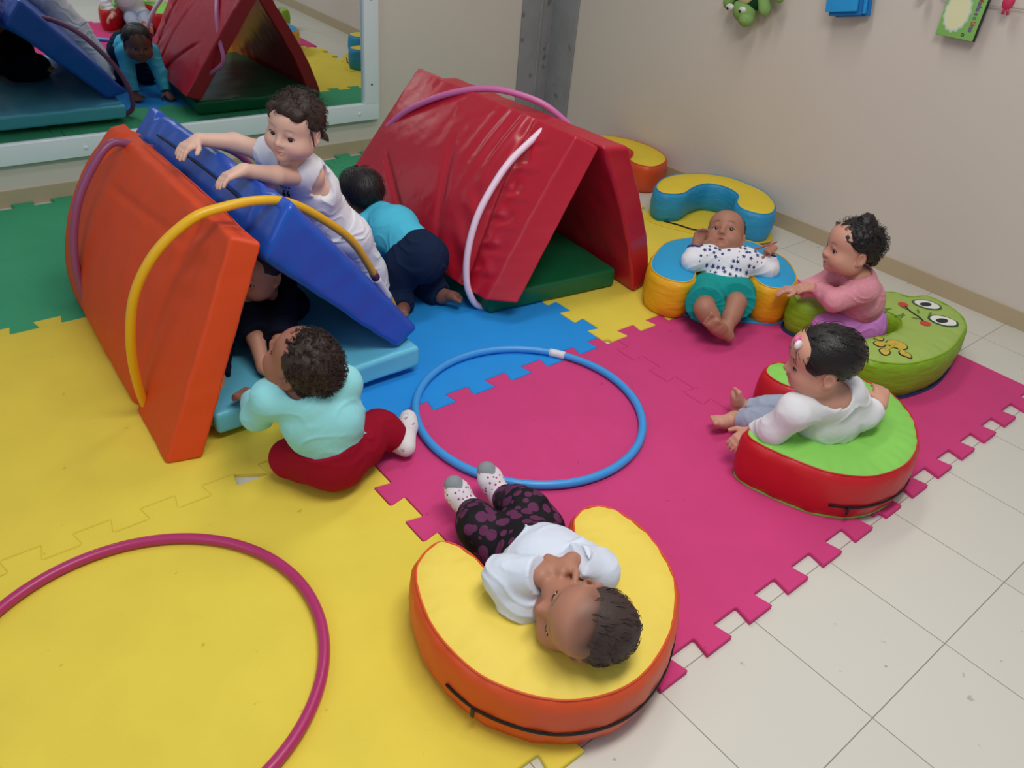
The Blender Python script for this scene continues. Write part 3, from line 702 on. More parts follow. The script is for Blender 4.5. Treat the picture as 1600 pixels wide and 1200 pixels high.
def skin_mat():
    m = bpy.data.materials.new('skin'); m.use_nodes = True; nt = m.node_tree; N, L = nt.nodes, nt.links; b = N['Principled BSDF']
    a = N.new('ShaderNodeAttribute'); a.attribute_name = 'pigment'; L.new(a.outputs['Color'], b.inputs['Base Color'])
    b.inputs['Roughness'].default_value = .48; b.inputs['Specular IOR Level'].default_value = .35
    b.inputs['Subsurface Weight'].default_value = .12; b.inputs['Subsurface Scale'].default_value = .008; b.inputs['Subsurface Radius'].default_value = (1, .35, .2)
    MATS['skin'] = m
skin_mat()
mat('hair_black', rgb(26, 20, 20), .42, .4, bump=.0015, bscale=260, stretch=(1, 1, .2)); mat('hair_brown', rgb(48, 34, 28), .5, .35, bump=.0015, bscale=240); mat('hair_soft', rgb(66, 52, 48), .55, .3, bump=.001, bscale=300)
mat('iris', rgb(28, 16, 12), .1, .6); mat('lash', rgb(24, 16, 14), .6, .2)
SKIN = dict(light=rgb(228, 186, 166), tan=rgb(206, 152, 130), brown=rgb(172, 120, 98), deep=rgb(156, 104, 86), dark=rgb(128, 84, 72))

def frame(f, u):
    f = unit(f); r = unit(np.cross(f, u)); u = np.cross(r, f); return np.stack([r, f, u], 1)   # columns: right, forward, up
def head_prims(H, R, s=1.0, mouth=0):
    def W(x, y, z): return H+s*(R@A_((x, y, z), float))
    def E(c, r, k=.01, op='u', rot=None): return Ell(W(*c), A_(r)*s, R if rot is None else R@rot, k*s, op)
    def K(a, b, r1, r2, k=.006, op='u'): return Cap(W(*a), W(*b), r1*s, r2*s, k*s, None, op)
    P_ = [E((0, -.010, .022), (.0655, .081, .066)), E((0, .020, -.030), (.056, .052, .052), .03), E((0, .035, .035), (.048, .036, .036), .03)]
    for q in (-1, 1):
        P_ += [E((q*.032, .042, -.036), (.027, .026, .026), .022), E((q*.036, .004, -.048), (.026, .034, .024), .025)]
    P_ += [E((0, .054, -.068), (.018, .015, .013), .02)]
    for q in (-1, 1):
        P_ += [E((q*.0265, .078, -.008), (.016, .012, .010), .012, 's'),
               K((q*.013, .0645, .001), (q*.026, .0668, .0055), .0035, .004, .005), K((q*.026, .0668, .0055), (q*.039, .056, .000), .004, .003, .005),
               K((q*.015, .062, -.0135), (q*.036, .058, -.0135), .003, .003, .006)]
    P_ += [K((0, .066, .002), (0, .078, -.022), .0060, .0075, .010), E((0, .0785, -.0255), (.0088, .0085, .0078), .006)]
    for q in (-1, 1): P_ += [E((q*.0085, .0725, -.0285), (.0062, .0075, .0055), .005), E((q*.0045, .0775, -.0335), (.0024, .004, .0022), .002, 's')]
    m = mouth
    P_ += [K((-.0135, .0675, -.0475), (0, .0730, -.0462), .0036, .0044, .005), K((0, .0730, -.0462), (.0135, .0675, -.0475), .0044, .0036, .005),
           K((-.008, .0690, -.0540-m), (.008, .0690, -.0540-m), .0045, .0045, .005), E((0, .0765, -.0507-m*.5), (.0175, .0075, .0013+m*.6), .002, 's')]
    for q in (-1, 1):
        rot = np.array(Matrix.Rotation(q*-.30, 3, 'Z') @ Matrix.Rotation(-.15, 3, 'X'))
        P_ += [E((q*.0665, -.012, -.012), (.0065, .0165, .0235), .005, 'u', rot), E((q*.0725, -.008, -.010), (.006, .0095, .015), .004, 's', rot), E((q*.0645, -.004, -.030), (.006, .008, .008), .004, 'u', rot)]
    return P_
def hand_prims(w, d, nrm, side, curl=.5, s=1.0, spread=.10, k0=.008):
    """w wrist, d towards the fingers, nrm out of the back of the hand, side towards the thumb"""
    d = unit(d); side = unit(side-d*(side@d)); nrm = unit(np.cross(d, side))*(1 if np.cross(d, side)@nrm > 0 else -1)
    P_ = []
    kb = w+d*.044*s
    P_ += [Cap(w-d*.004*s, w+d*.018*s, .0145*s, .0155*s, k0)]
    for q in (-1.5, -.5, .5, 1.5): P_.append(Cap(w+d*.014*s+side*q*.006*s, kb+side*q*.0098*s, .0105*s, .0085*s, .006))
    P_.append(Ell(w+d*.024*s-nrm*.004*s+side*.008*s, A_((.014, .018, .010))*s, np.stack([side, d, nrm], 1), .006))
    for q, ln in ((1.5, .030), (.5, .034), (-.5, .032), (-1.5, .025)):
        p = kb+side*q*.0104*s; dd = unit(d+side*q*spread*.35); r = .0062*s; a = curl*.35
        for seg, (fr, g) in enumerate(((.42, .55), (.32, .9), (.26, .7))):
            a += curl*g; e = unit(dd*math.cos(a)-nrm*math.sin(a)); nx = p+e*ln*fr*1.15*s
            P_.append(Cap(p, nx, r, r*.92, .0015 if seg else .004)); p, r = nx, r*.92
    b = w+d*.014*s+side*.012*s; td = unit(d*.55+side*.85-nrm*.25*(.4+curl)); m = b+td*.024*s; e = unit(td*.7+d*.6-nrm*.3*curl)
    P_ += [Cap(b, m, .0095*s, .0075*s, .006), Cap(m, m+e*.019*s, .0072*s, .006*s, .002)]
    return P_
def foot_prims(an, toe, sole, s=1.0, toes=True):
    """an ankle, toe unit vector heel->toe, sole unit vector out of the sole"""
    t = unit(toe); n = unit(A_(sole, float)-t*(A_(sole, float)@t)); sd = np.cross(t, n)
    heel = an+n*.016*s-t*.016*s; ball = an+n*.018*s+t*.048*s
    P_ = [Cap(heel, ball, .0185*s, .0155*s, .012), Cap(an, an+n*.010*s+t*.03*s, .021*s, .016*s, .012)]
    for q in (-1, 1): P_.append(Cap(ball-t*.012*s+sd*q*.008*s, ball+sd*q*.012*s+t*.004*s, .014*s, .0125*s, .010))
    if toes:
        for i, (r, ln) in enumerate(((.0085, .018), (.0062, .017), (.006, .015), (.0056, .012), (.0052, .008))):
            b = ball+sd*(.0165-.0088*i)*s+t*.010*s; P_.append(Cap(b, b+t*ln*s-n*.001, r*s, r*.95*s, .002))
    else: P_.append(Cap(ball, ball+t*.021*s, .0185*s, .0155*s, .012))
    return P_
def smooth_mask(x, a, b): return np.clip((x-a)/(b-a), 0, 1)

def child(name, label, J, skin, hair=None, clothes=(), expr=None, hs=1.0, bs=1.0, group=None, base=None, res=.0026):
    """J: joints in world space. clothes: list of dicts (name, prims-spec, material)."""
    J = {k: A_(v, float) for k, v in J.items()}
    R = frame(J['f'], J['u']); H = J['head']; e = expr or {}
    hp = head_prims(H, R, hs, e.get('mouth', 0))
    mid_sh = (J['shL']+J['shR'])/2; mid_hp = (J['hpL']+J['hpR'])/2
    up = unit(J['neck']-J['pelvis'])
    def torso(g=0, k=.03):
        return [Cap(J['pelvis'], J['chest'], .064*bs+g, .062*bs+g, k), Cap(J['hpL'], J['hpR'], .050*bs+g, .050*bs+g, k), Cap(J['chest'], J['neck']-up*.03, .060*bs+g, .046*bs+g, k),
                Cap(J['chest']+(J['shL']-mid_sh)*.45, J['chest']+(J['shR']-mid_sh)*.45, .050*bs+g, .050*bs+g, k), Cap(J['shL'], J['shR'], .031*bs+g, .031*bs+g, k),
                Cap(J['neck']-up*.02, J['shL'], .03*bs+g*.6, .029*bs+g, .02), Cap(J['neck']-up*.02, J['shR'], .03*bs+g*.6, .029*bs+g, .02)]
    def arm(q, g=0, upto=2.0, cutend=True, flare=0):
        s_, l, w = J['sh'+q], J['el'+q], J['wr'+q]; P_ = []
        r = (.0300*bs+g, .0240*bs+g, .0170*bs+g)
        t = min(upto, 1); b = s_+(l-s_)*t; rb = r[0]+(r[1]-r[0])*t+flare*(upto < 1)
        P_.append(Cap(s_, b, r[0], rb, .016, (b, l-s_) if upto < 1 else None))
        if upto > 1:
            t = min(upto-1, 1); b = l+(w-l)*t; rb = r[1]+(r[2]-r[1])*t+flare
            P_.append(Cap(l, b, r[1], rb, .012, (b, w-l) if upto < 2 else None))
        return P_
    def leg(q, g=0, upto=2.0, flare=0):
        s_, l, w = J['hp'+q], J['kn'+q], J['an'+q]; P_ = []; r = (.046*bs+g, .0325*bs+g, .0205*bs+g)
        t = min(upto, 1); b = s_+(l-s_)*t; rb = r[0]+(r[1]-r[0])*t+flare*(upto < 1)
        P_.append(Cap(s_, b, r[0], rb, .02, (b, l-s_) if upto < 1 else None))
        if upto > 1:
            t = min(upto-1, 1); b = l+(w-l)*t; rb = r[1]+(r[2]-r[1])*t*.8+flare
            if t > .3: P_.append(Cap(l, l+(w-l)*.45*t/1, r[1], r[1]*.98, .016))
            P_.append(Cap(l+(w-l)*.3*t, b, r[1]*.96, rb, .014, (b, w-l) if upto < 2 else None))
        return P_
    neckp = [Cap(J['neck']-up*.02, H-R[:, 2]*.055*hs-R[:, 1]*.012*hs, .030*bs, .031*bs, .016)]
    body = torso()+neckp+arm('L')+arm('R')+leg('L')+leg('R')+hp
    for q in 'LR':
        hd = J.get('hand'+q, unit(J['wr'+q]-J['el'+q])); bk = J['back'+q]; sd = J['thumb'+q]
        body += hand_prims(J['wr'+q], hd, bk, sd, e.get('curl'+q, e.get('curl', .45)), .98*bs, e.get('spread', .12))
        body += foot_prims(J['an'+q], J['toe'+q], J['sole'+q], bs*1.0, True)
    Vt, F = sdf_mesh(body, res, smooth=1)
    root = thing(name, label, 'person', J['pelvis'] if base is None else base, group)
    me = fast_mesh(Vt, F)
    # pigment: skin tone with lips, brows and knuckle warmth
    L_ = ((Vt-H)@R)/hs; col = np.tile(A_(SKIN[skin][:3]), (len(Vt), 1)); x, y, z = np.abs(L_[:, 0]), L_[:, 1], L_[:, 2]; m_ = e.get('mouth', 0)
    near = (y > .03) & (np.linalg.norm(L_, axis=1) < .12)
    lip = np.exp(-((x/.0165)**4+((z+.0505+m_*.4)/(.0085+m_*.5))**4))*near
    lipc = A_(SKIN[skin][:3])*A_((.92, .58, .58)); col += lip[:, None]*.75*(lipc-col)
    bz = .0165+.004*np.sin(np.clip((x-.010)/.030, 0, 1)*PI); brow = np.exp(-((z-bz)/.0028)**2)*smooth_mask(x, .009, .015)*smooth_mask(-x, -.042, -.032)*near
    bc = A_(SKIN[skin][:3])*.16; col += brow[:, None]*e.get('brow', .6)*(bc-col)
    ck = np.exp(-(((x-.034)/.018)**2+((z+.030)/.018)**2))*near; col += ck[:, None]*.25*(A_(SKIN[skin][:3])*A_((1.08, .84, .82))-col)
    if e.get('scalp') is not None:                                   # very short hair: pigment grows dense away from the hairline
        hl = z-.80*y-e.get('line', .004); n_ = .5+.5*noise3(L_, 210, 5)
        k_ = smooth_mask(hl, -.012, .045)*(np.linalg.norm(L_-A_((0, -.01, .022)), axis=1) < .1)*(z > -.045)*(np.abs(L_[:, 0]) < .072)
        k_ = np.clip(k_*(.75+.5*n_), 0, 1)*e['scalp']; col += k_[:, None]*(A_(rgb(44, 32, 30)[:3])-col)
    at = me.color_attributes.new('pigment', 'FLOAT_COLOR', 'POINT'); at.data.foreach_set('color', np.c_[np.clip(col, 0, 1), np.ones(len(col))].astype(np.float32).ravel())
    bod = part('body', me, M('skin'), root)
    # eyes
    if e.get('eyes', 1):
        op_ = e.get('open', 1.0)
        for q in (-1, 1):
            ys = np.linspace(.04, .085, 60); pts = np.stack([H+hs*(R@A_((q*.0262, yy, -.0065))) for yy in ys]); dd = sdf_eval(hp, pts)
            y0 = ys[np.argmax(dd > 0)]
            def EL(c, r): 
                v = ellipsoid((0, 0, 0), r, None, 16)
                v.transform(Matrix(np.c_[np.r_[hs*R, [[0, 0, 0]]], np.r_[H+hs*(R@A_(c)), 1]].tolist())); return v
            ey = part('eye', EL((q*.0262, y0-.0035, -.0065), (.0112, .0060, .0060*op_)), M('eye_white'), root)
            gx, gz = e.get('gaze', (0, 0))
            part('iris', EL((q*.0262+gx, y0+.0005, -.0065+gz), (.0076, .0036, min(.0070, .0062*op_))), M('iris'), ey)
            la = [H+hs*(R@A_((q*.0262+dx, y0+.0026-abs(dx)*.22-(dx*q > 0)*abs(dx)*.12, -.0065+(.0060*op_)*(1-(dx/.0125)**2)+.0008))) for dx in np.linspace(-.0125, .0125, 9)]
            part('eyelash', tube_me(la, .0011*hs, 6), M('lash'), ey)
    # hair
    if hair:
        t, amp, fr, st = hair['t'], hair.get('amp', .002), hair.get('freq', 120), hair.get('line', .006); a_ = hair.get('slope', .80)
        hpz = [Ell(H+hs*(R@A_((0, -.011, .023))), A_((.0655+t, .080+t, .0655+t))*hs, R, .0)]
        hpz += [Ell(H+hs*(R@A_((c[0], c[1], c[2]))), A_((r, r, r))*hs, R, .012) for *c, r in hair.get('tufts', ())]
        def disp(P_):
            q = (P_-H)@R; return amp*noise3(q, fr, hair.get('seed', 1))+amp*.5*noise3(q, fr*2.1, 7)
        def cut(P_, v):
            q = ((P_-H)@R)/hs; hl = a_*q[:, 1]-q[:, 2]+st+hair.get('rag', .004)*noise3(q, 130, 3)-hair.get('peak', 0)*np.exp(-(q[:, 0]/.03)**2)
            side = .9*(np.sqrt((q[:, 1]+.006)**2+(q[:, 2]+.014)**2)-.026); ear = np.where(np.abs(q[:, 0]) > .045, -side, -1)
            return np.maximum(np.maximum(v, hl*.77*hs), ear*hs)
        hv, hf = sdf_mesh(hpz, hair.get('res', .0028), disp, cut, 1)
        parts_ = [(hv, [tuple(f) for f in hf])]
        ns = hair.get('strands', 0); rs = np.random.RandomState(hair.get('seed', 1))
        for _ in range(ns):
            v = rs.normal(size=3); v /= np.linalg.norm(v); c0 = A_((0, -.011, .023)); p = c0+v*A_((.0655+t, .080+t, .0655+t))*.99
            if a_*p[1]-p[2]+st > -.010 or (abs(p[0]) > .045 and math.hypot(p[1]+.006, p[2]+.014) < .03): continue
            tg = unit(np.cross(v, rs.normal(size=3))); fall = A_(hair.get('fall', (0, -.3, -.6))); ln = hair.get('len', .02)*rs.uniform(.6, 1.3)
            tg = unit(tg*hair.get('mess', .5)+fall-v*(fall@v)); pts = []; cur = hair.get('curl', 0); ph = rs.uniform(0, 6.3); bi = np.cross(v, tg)
            for k in range(7):
                s_ = k/6; pp = p+tg*ln*s_*(1-.4*cur)+v*(.004*math.sin(s_*PI)+hair.get('lift', 0)*s_*ln)+cur*.005*(math.cos(ph+s_*9)*bi+math.sin(ph+s_*9)*v)
                pts.append(H+hs*(R@pp))
            parts_.append(tube(pts, 0, 4, rs=[.0011*hs*(1-.8*k/6) for k in range(7)], caps=False))
        for pl in hair.get('locks', ()): parts_.append(tube(catmull([H+hs*(R@A_(p)) for p in pl], 6, False), 0, 6, rs=list(np.linspace(.004, .0012, (len(pl)-1)*6+1)*hs)))
        part('hair', mesh_from(*join(parts_)), M(hair['mat']), root)
    # clothes
    for c in clothes:
        g = c.get('g', .008); kind = c['kind']; P_ = []
        if kind == 'shirt':
            P_ = torso(g)
            sl = c.get('sleeve', 1.9)
            if sl > 0:
                for q in 'LR':
                    ss = c.get('sleeve'+q, sl); P_ += arm(q, g*c.get('ag', 1), ss, True, c.get('flare', 0))
                if c.get('hang'):
                    for q in 'LR': P_.append(Cap(J['sh'+q]*.5+J['el'+q]*.5-A_((0, 0, .012)), J['el'+q]-A_((0, 0, .010)), .03*bs, .03*bs, .02))
            nk = c.get('neck', .036)
            P_.append(Cap(J['neck']-up*.004, J['neck']+up*.09, nk, nk*1.5, .006, None, 's'))
            if 'vneck' in c: P_.append(Ell(J['neck']+R[:, 1]*0+A_(c['vneck']), (.022, .022, .03), None, .008, 's'))
            if sl == 0:
                for q in 'LR': P_.append(Cap(J['sh'+q]+(J['sh'+q]-mid_sh)*.02-up*.008, J['sh'+q]+(J['sh'+q]-mid_sh)*1.2-up*.012, .037*bs, .06*bs, .008, None, 's'))
            if 'hem' in c:
                hb = J['pelvis']+up*c['hem']; hn = -unit(up+A_(c.get('hemtilt', (0, 0, 0)), float))
                for p in P_[:2]: p.cut = (hb, hn)
                if c['hem'] < 0: P_[0].a = J['pelvis']+up*(c['hem']-.02)
        elif kind == 'pants':
            ln = c.get('length', 1.9)
            w_ = J['pelvis']+up*c.get('waist', .06)
            P_ = [Cap(J['pelvis'], w_+up*.02, .064*bs+g, .063*bs+g, .03, (w_, up)), Cap(J['hpL'], J['hpR'], .050*bs+g, .050*bs+g, .03)]
            for q in 'LR': P_ += leg(q, g*c.get('lg', 1), c.get('length'+q, ln), c.get('flare', 0))
            if 'seat' in c: P_.append(Ell(J['pelvis']+A_(c['seat'][:3]), (c['seat'][3],)*3, None, .03))
        elif kind == 'socks':
            for q in c.get('sides', 'LR'):
                cw = J['kn'+q]+(J['an'+q]-J['kn'+q])*c.get('from', .62); P_ = foot_prims(J['an'+q], J['toe'+q], J['sole'+q], bs*1.06, False)
                for p in P_: p.r1 += g; p.r2 += g
                P_.append(Cap(J['an'+q], cw, .0215*bs+g, .025*bs+g, .012, (cw, cw-J['an'+q])))
                sv, sf = sdf_mesh(P_, .003, None, None, 1); so = part(c['name'], fast_mesh(sv, sf), M(c['mat']), root)
                if c.get('extra'): c['extra'](so, J, q, root)
            continue
        w = c.get('wr', .0022)*1.5; wf = c.get('wf', 75)*2.3; sd = c.get('seed', 2)
        def disp(P_):                                                # soft ridged folds over a slower billow
            a = noise3(P_, wf*.45, sd+1); r_ = 1-np.abs(np.sin(noise3(P_, wf*.40, sd)*4.2+P_[:, 2]*wf*.5))
            return -w*.85*r_**2*np.clip(.55+a, 0, 1.2)+w*.5*a
        sv, sf = sdf_mesh(P_, .0032, disp, None, 1)
        o = part(c['name'], fast_mesh(sv, sf), M(c['mat']), root)
        if c.get('extra'): c['extra'](o, J, R, root, sv, sf)
    return root

def dots(name, base, dot, scale, thr, rough=.75, soft=.02, rand=1.0, stretch=(1, 1, 1)):
    m = mat(name, base, rough, .25, bump=.0008, bscale=90); nt = m.node_tree; N, L = nt.nodes, nt.links; b = N['Principled BSDF']
    tc = N.new('ShaderNodeTexCoord'); mp = N.new('ShaderNodeMapping'); mp.inputs['Scale'].default_value = stretch; L.new(tc.outputs['Object'], mp.inputs[0])
    v = N.new('ShaderNodeTexVoronoi'); v.inputs['Scale'].default_value = scale; v.inputs['Randomness'].default_value = rand; L.new(mp.outputs[0], v.inputs['Vector'])
    r = N.new('ShaderNodeValToRGB'); r.color_ramp.elements[0].position = thr; r.color_ramp.elements[1].position = thr+soft
    r.color_ramp.elements[0].color = dot; r.color_ramp.elements[1].color = base; L.new(v.outputs['Distance'], r.inputs[0]); L.new(r.outputs[0], b.inputs['Base Color']); return m
for nm, c in dict(white=rgb(232, 232, 238), bluewhite=rgb(214, 222, 236), warmwhite=rgb(226, 226, 228), aqua=rgb(150, 222, 228), turquoise=rgb(84, 196, 226), navy=rgb(22, 38, 66), crimson=rgb(150, 14, 40), teal=rgb(26, 152, 148), greyblue=rgb(168, 178, 198), lilac=rgb(214, 138, 214), darknavy=rgb(20, 26, 44)).items():
    mat('cotton_'+nm, c, .85, .15, bump=.0009, bscale=70, var=.03, vscale=20)
dots('heart_print', rgb(22, 18, 24), rgb(98, 42, 80), 38, .48, stretch=(1, 1, 1)); dots('dot_sock', rgb(226, 218, 224), rgb(180, 50, 110), 95, .26, rand=.5); dots('pink_knit', rgb(224, 148, 162), rgb(240, 214, 182), 120, .14)
mat('sock_grey', rgb(140, 146, 150), .9, .1, bump=.0008, bscale=200); mat('sock_white', rgb(226, 222, 224), .9, .1, bump=.0008, bscale=200, dirt=(rgb(90, 90, 100), 60, .66, .6)); mat('print_navy', rgb(52, 66, 128), .7); mat('print_ink', rgb(36, 40, 62), .7)
mat('bow_pink', rgb(226, 110, 160), .5); mat('bow_white', rgb(236, 226, 232), .5); mat('cuff_navy', rgb(42, 52, 110), .8)

def bvh_of(sv, sf): return BVHTree.FromPolygons([V(p) for p in sv], [tuple(int(i) for i in f) for f in sf])
def decal(bvh, c, ex, ey, shapes, lift=.0012, dist=.15):
    """flat shapes in the (ex, ey) plane at c laid on the cloth below"""
    n = unit(np.cross(ex, ey)); vs_, fs_ = [], []
    for pts in shapes:
        q = []
        for a, b in pts:
            o = c+ex*a+ey*b+n*dist; h = bvh.ray_cast(V(o), V(-n), dist*1.6)
            if h[0] is None: q = None; break
            q.append(h[0]+V(n)*lift)
        if q is None: continue
        if max((x-q[0]).length for x in q) > .05: continue
        o = len(vs_); vs_ += q; fs_ .append(tuple(range(o, o+len(q))))
    return mesh_from(vs_, fs_, False) if vs_ else None
def star(x, y, r, a): return [(x+(r if k % 2 == 0 else r*.45)*math.cos(a+k*PI/5), y+(r if k % 2 == 0 else r*.45)*math.sin(a+k*PI/5)) for k in range(10)]
def disc(x, y, r, k=9): return [(x+r*math.cos(2*PI*i/k), y+r*math.sin(2*PI*i/k)) for i in range(k)]

# 1 the baby lying over the front cushion
def dot_sock(o, J, q, root):
    t = unit(J['toe'+q]); n = unit(J['sole'+q]); b = J['an'+q]+n*.0185+t*.060
    v, f = sdf_mesh([Cap(b, b+t*.0135, .0262, .0236, .01)], .003, None, None, 1); part('sock_toe', fast_mesh(v, f), M('sock_grey'), o)
    cw = J['an'+q]+(J['kn'+q]-J['an'+q])*.22; part('sock_cuff', tube_me([J['an'+q]+(cw-J['an'+q])*s_ for s_ in (.3, .6, 1.)], .0285, 16), M('bow_pink'), o)
child('person', 'person in pale blue-white top and heart print trousers lying across the front yellow cushion', dict(
    pelvis=(1.095, -2.625, 0.085), chest=(1.066, -2.735, .135), neck=(1.03, -2.818, .172), head=(0.992, -2.918, 0.207), f=(-.80, .53, .34), u=(-.22, -.62, .58),
    shL=(.963, -2.785, .160), shR=(1.108, -2.792, .165), elL=(0.948, -2.749, 0.190), wrL=(0.979, -2.810, 0.232), elR=(1.104, -2.835, 0.188), wrR=(1.047, -2.818, 0.236),
    handL=(.9, .25, .1), backL=(-.2, -.3, .9), thumbL=(.1, -1, .2), handR=(-.9, -.1, .1), backR=(-.1, .5, .8), thumbR=(.1, -.9, .5),
    hpL=(1.058, -2.605, .078), hpR=(1.160, -2.605, .078), knL=(1.035, -2.555, 0.115), knR=(1.158, -2.572, 0.115), anL=(1.095, -2.457, 0.050), anR=(1.185, -2.460, 0.050),
    toeL=(-.15, .62, .75), soleL=(-.05, .75, -.62), toeR=(-.1, .62, .75), soleR=(-.05, .75, -.62)), 'brown',
    dict(t=.0016, amp=.0006, freq=160, mat='hair_soft', line=.034, slope=.85, rag=.010, strands=420, len=.02, mess=.12, fall=(.1, -.9, -.1), lift=0, seed=3, res=.0026),
    (dict(kind='pants', name='trousers', mat='heart_print', g=.012, waist=.10, length=1.88, wf=60, wr=.003),
     dict(kind='shirt', name='shirt', mat='cotton_bluewhite', g=.010, ag=1.9, sleeve=1.93, hem=.072, neck=.034, wr=.0045, wf=62, seed=5),
     dict(kind='socks', name='sock', mat='dot_sock', g=.0065, extra=dot_sock)), dict(curl=.75, scalp=.9, line=.026, gaze=(0, 0), open=1.05))

# 2 the baby sitting in the red and green cushion
def hair_bow(root, J):
    R = frame(J['f'], J['u']); H = A_(J['head'])
    b = part('hair_clip', ellipsoid(H+R@A_((-.010, .066, .066)), (.012, .008, .012), None, 14), M('bow_pink'), root)
    part('bow_loop', ellipsoid(H+R@A_((-.030, .066, .066)), (.012, .008, .012), None, 14), M('bow_white'), b)
JB = dict(pelvis=(2.045, -2.79, .078), chest=(1.995, -2.79, .175), neck=(1.939, -2.802, 0.270), head=(1.908, -2.761, 0.362), f=(-.64, .76, -.16), u=(-.02, -.14, .98),
    shL=(1.847, -2.768, 0.238), shR=(2.000, -2.807, 0.262), elL=(1.829, -2.737, 0.165), wrL=(1.849, -2.675, 0.112), elR=(2.054, -2.851, 0.195), wrR=(2.110, -2.860, 0.212),
    handL=(-.8, .2, -.45), backL=(-.3, -.6, .7), thumbL=(.1, .9, .3), handR=(.62, .42, .30), backR=(.1, -.3, .9), thumbR=(-.5, .8, .2),
    hpL=(1.99, -2.80, .072), hpR=(2.06, -2.72, .072), knL=(1.953, -2.654, 0.085), knR=(2.044, -2.641, 0.085), anL=(1.954, -2.558, 0.035), anR=(2.028, -2.532, 0.028),
    toeL=(-.86, .30, .35), soleL=(-.45, .1, -.88), toeR=(-.22, .12, .95), soleR=(-.85, .5, -.2))
r = child('person', 'person in white top and grey leggings sitting in the red and green cushion', JB, 'tan',
    dict(t=.007, amp=.0009, freq=70, mat='hair_black', line=-.020, slope=.60, rag=.004, strands=260, len=.030, mess=.12, fall=(0, -.8, -.5), seed=4),
    (dict(kind='pants', name='leggings', mat='cotton_greyblue', g=.007, waist=.06, length=1.78),
     dict(kind='shirt', name='shirt', mat='cotton_warmwhite', g=.010, ag=1.2, sleeve=1.72, hem=-.03, neck=.043, wr=.0035, wf=48, seed=8)), dict(curl=.4))
hair_bow(r, JB)

# 3 the girl in pink on the frog cushion
child('person', 'person in pink top and lilac trousers sitting in the frog cushion', dict(
    pelvis=(2.77, -2.455, .078), chest=(2.715, -2.455, .175), neck=(2.655, -2.455, .270), head=(2.620, -2.414, 0.360), f=(-.78, .62, .02), u=(.08, .0, 1),
    shL=(2.627, -2.500, 0.250), shR=(2.695, -2.392, .262), elL=(2.552, -2.450, 0.205), wrL=(2.600, -2.360, 0.198), elR=(2.625, -2.345, .19), wrR=(2.575, -2.31, .175),
    handL=(-.7, .55, .0), backL=(-.3, -.5, .8), thumbL=(.5, .75, .2), handR=(-.6, .6, -.1), backR=(0, 0, 1), thumbR=(-.7, -.6, .1),
    hpL=(2.745, -2.50, .072), hpR=(2.80, -2.42, .072), knL=(2.603, -2.433, 0.080), knR=(2.66, -2.36, .085), anL=(2.665, -2.40, .036), anR=(2.71, -2.33, .036),
    toeL=(.3, .9, 0), soleL=(0, 0, -1), toeR=(.3, -.9, 0), soleR=(0, 0, -1)), 'tan',
    dict(t=.008, amp=.0042, freq=230, mat='hair_black', line=.004, slope=.74, rag=.006, strands=420, len=.026, mess=1.0, curl=1.0, lift=.35, fall=(0, -.5, .3), seed=6, tufts=((0, -.075, -.03, .026), (0, -.02, .088, .03))),
    (dict(kind='pants', name='trousers', mat='cotton_lilac', g=.014, waist=.055, length=1.9, wr=.004),
     dict(kind='shirt', name='long_sleeved_top', mat='pink_knit', g=.009, ag=1.3, sleeve=1.9, hem=-.015, neck=.036, wr=.003, wf=60, seed=9)), dict(curl=.35))

# 4 the baby propped in the blue and yellow cushion
def star_print(o, J, R, root, sv, sf):
    b = bvh_of(sv, sf); up = unit(J['neck']-J['pelvis']); lat = unit(J['shL']-J['shR']); n = unit(np.cross(lat, up)); lat = unit(np.cross(up, n)); rs = random.Random(7)
    sh = []
    for i in range(-5, 6):
        for j in range(-5, 7):
            x, y = i*.021+rs.uniform(-.006, .006), j*.021+rs.uniform(-.006, .006); k = rs.random()
            if k < .45: sh.append(star(x, y, .0086, rs.uniform(0, 6)))
            elif k < .75: sh.append(disc(x, y, .0048))
            elif k < .9: sh.append(disc(x, y, .0026))
    me = decal(b, J['chest'], lat, up, sh)
    if me: part('star_print', me, M('print_navy'), o)
    for q in 'LR':
        d = J['wr'+q]-J['el'+q]; part('cuff', tube_me([J['el'+q]+d*t_ for t_ in (.80, .88, .98)], .027, 18, rs=[.0285, .029, .0275]), M('cuff_navy'), o)
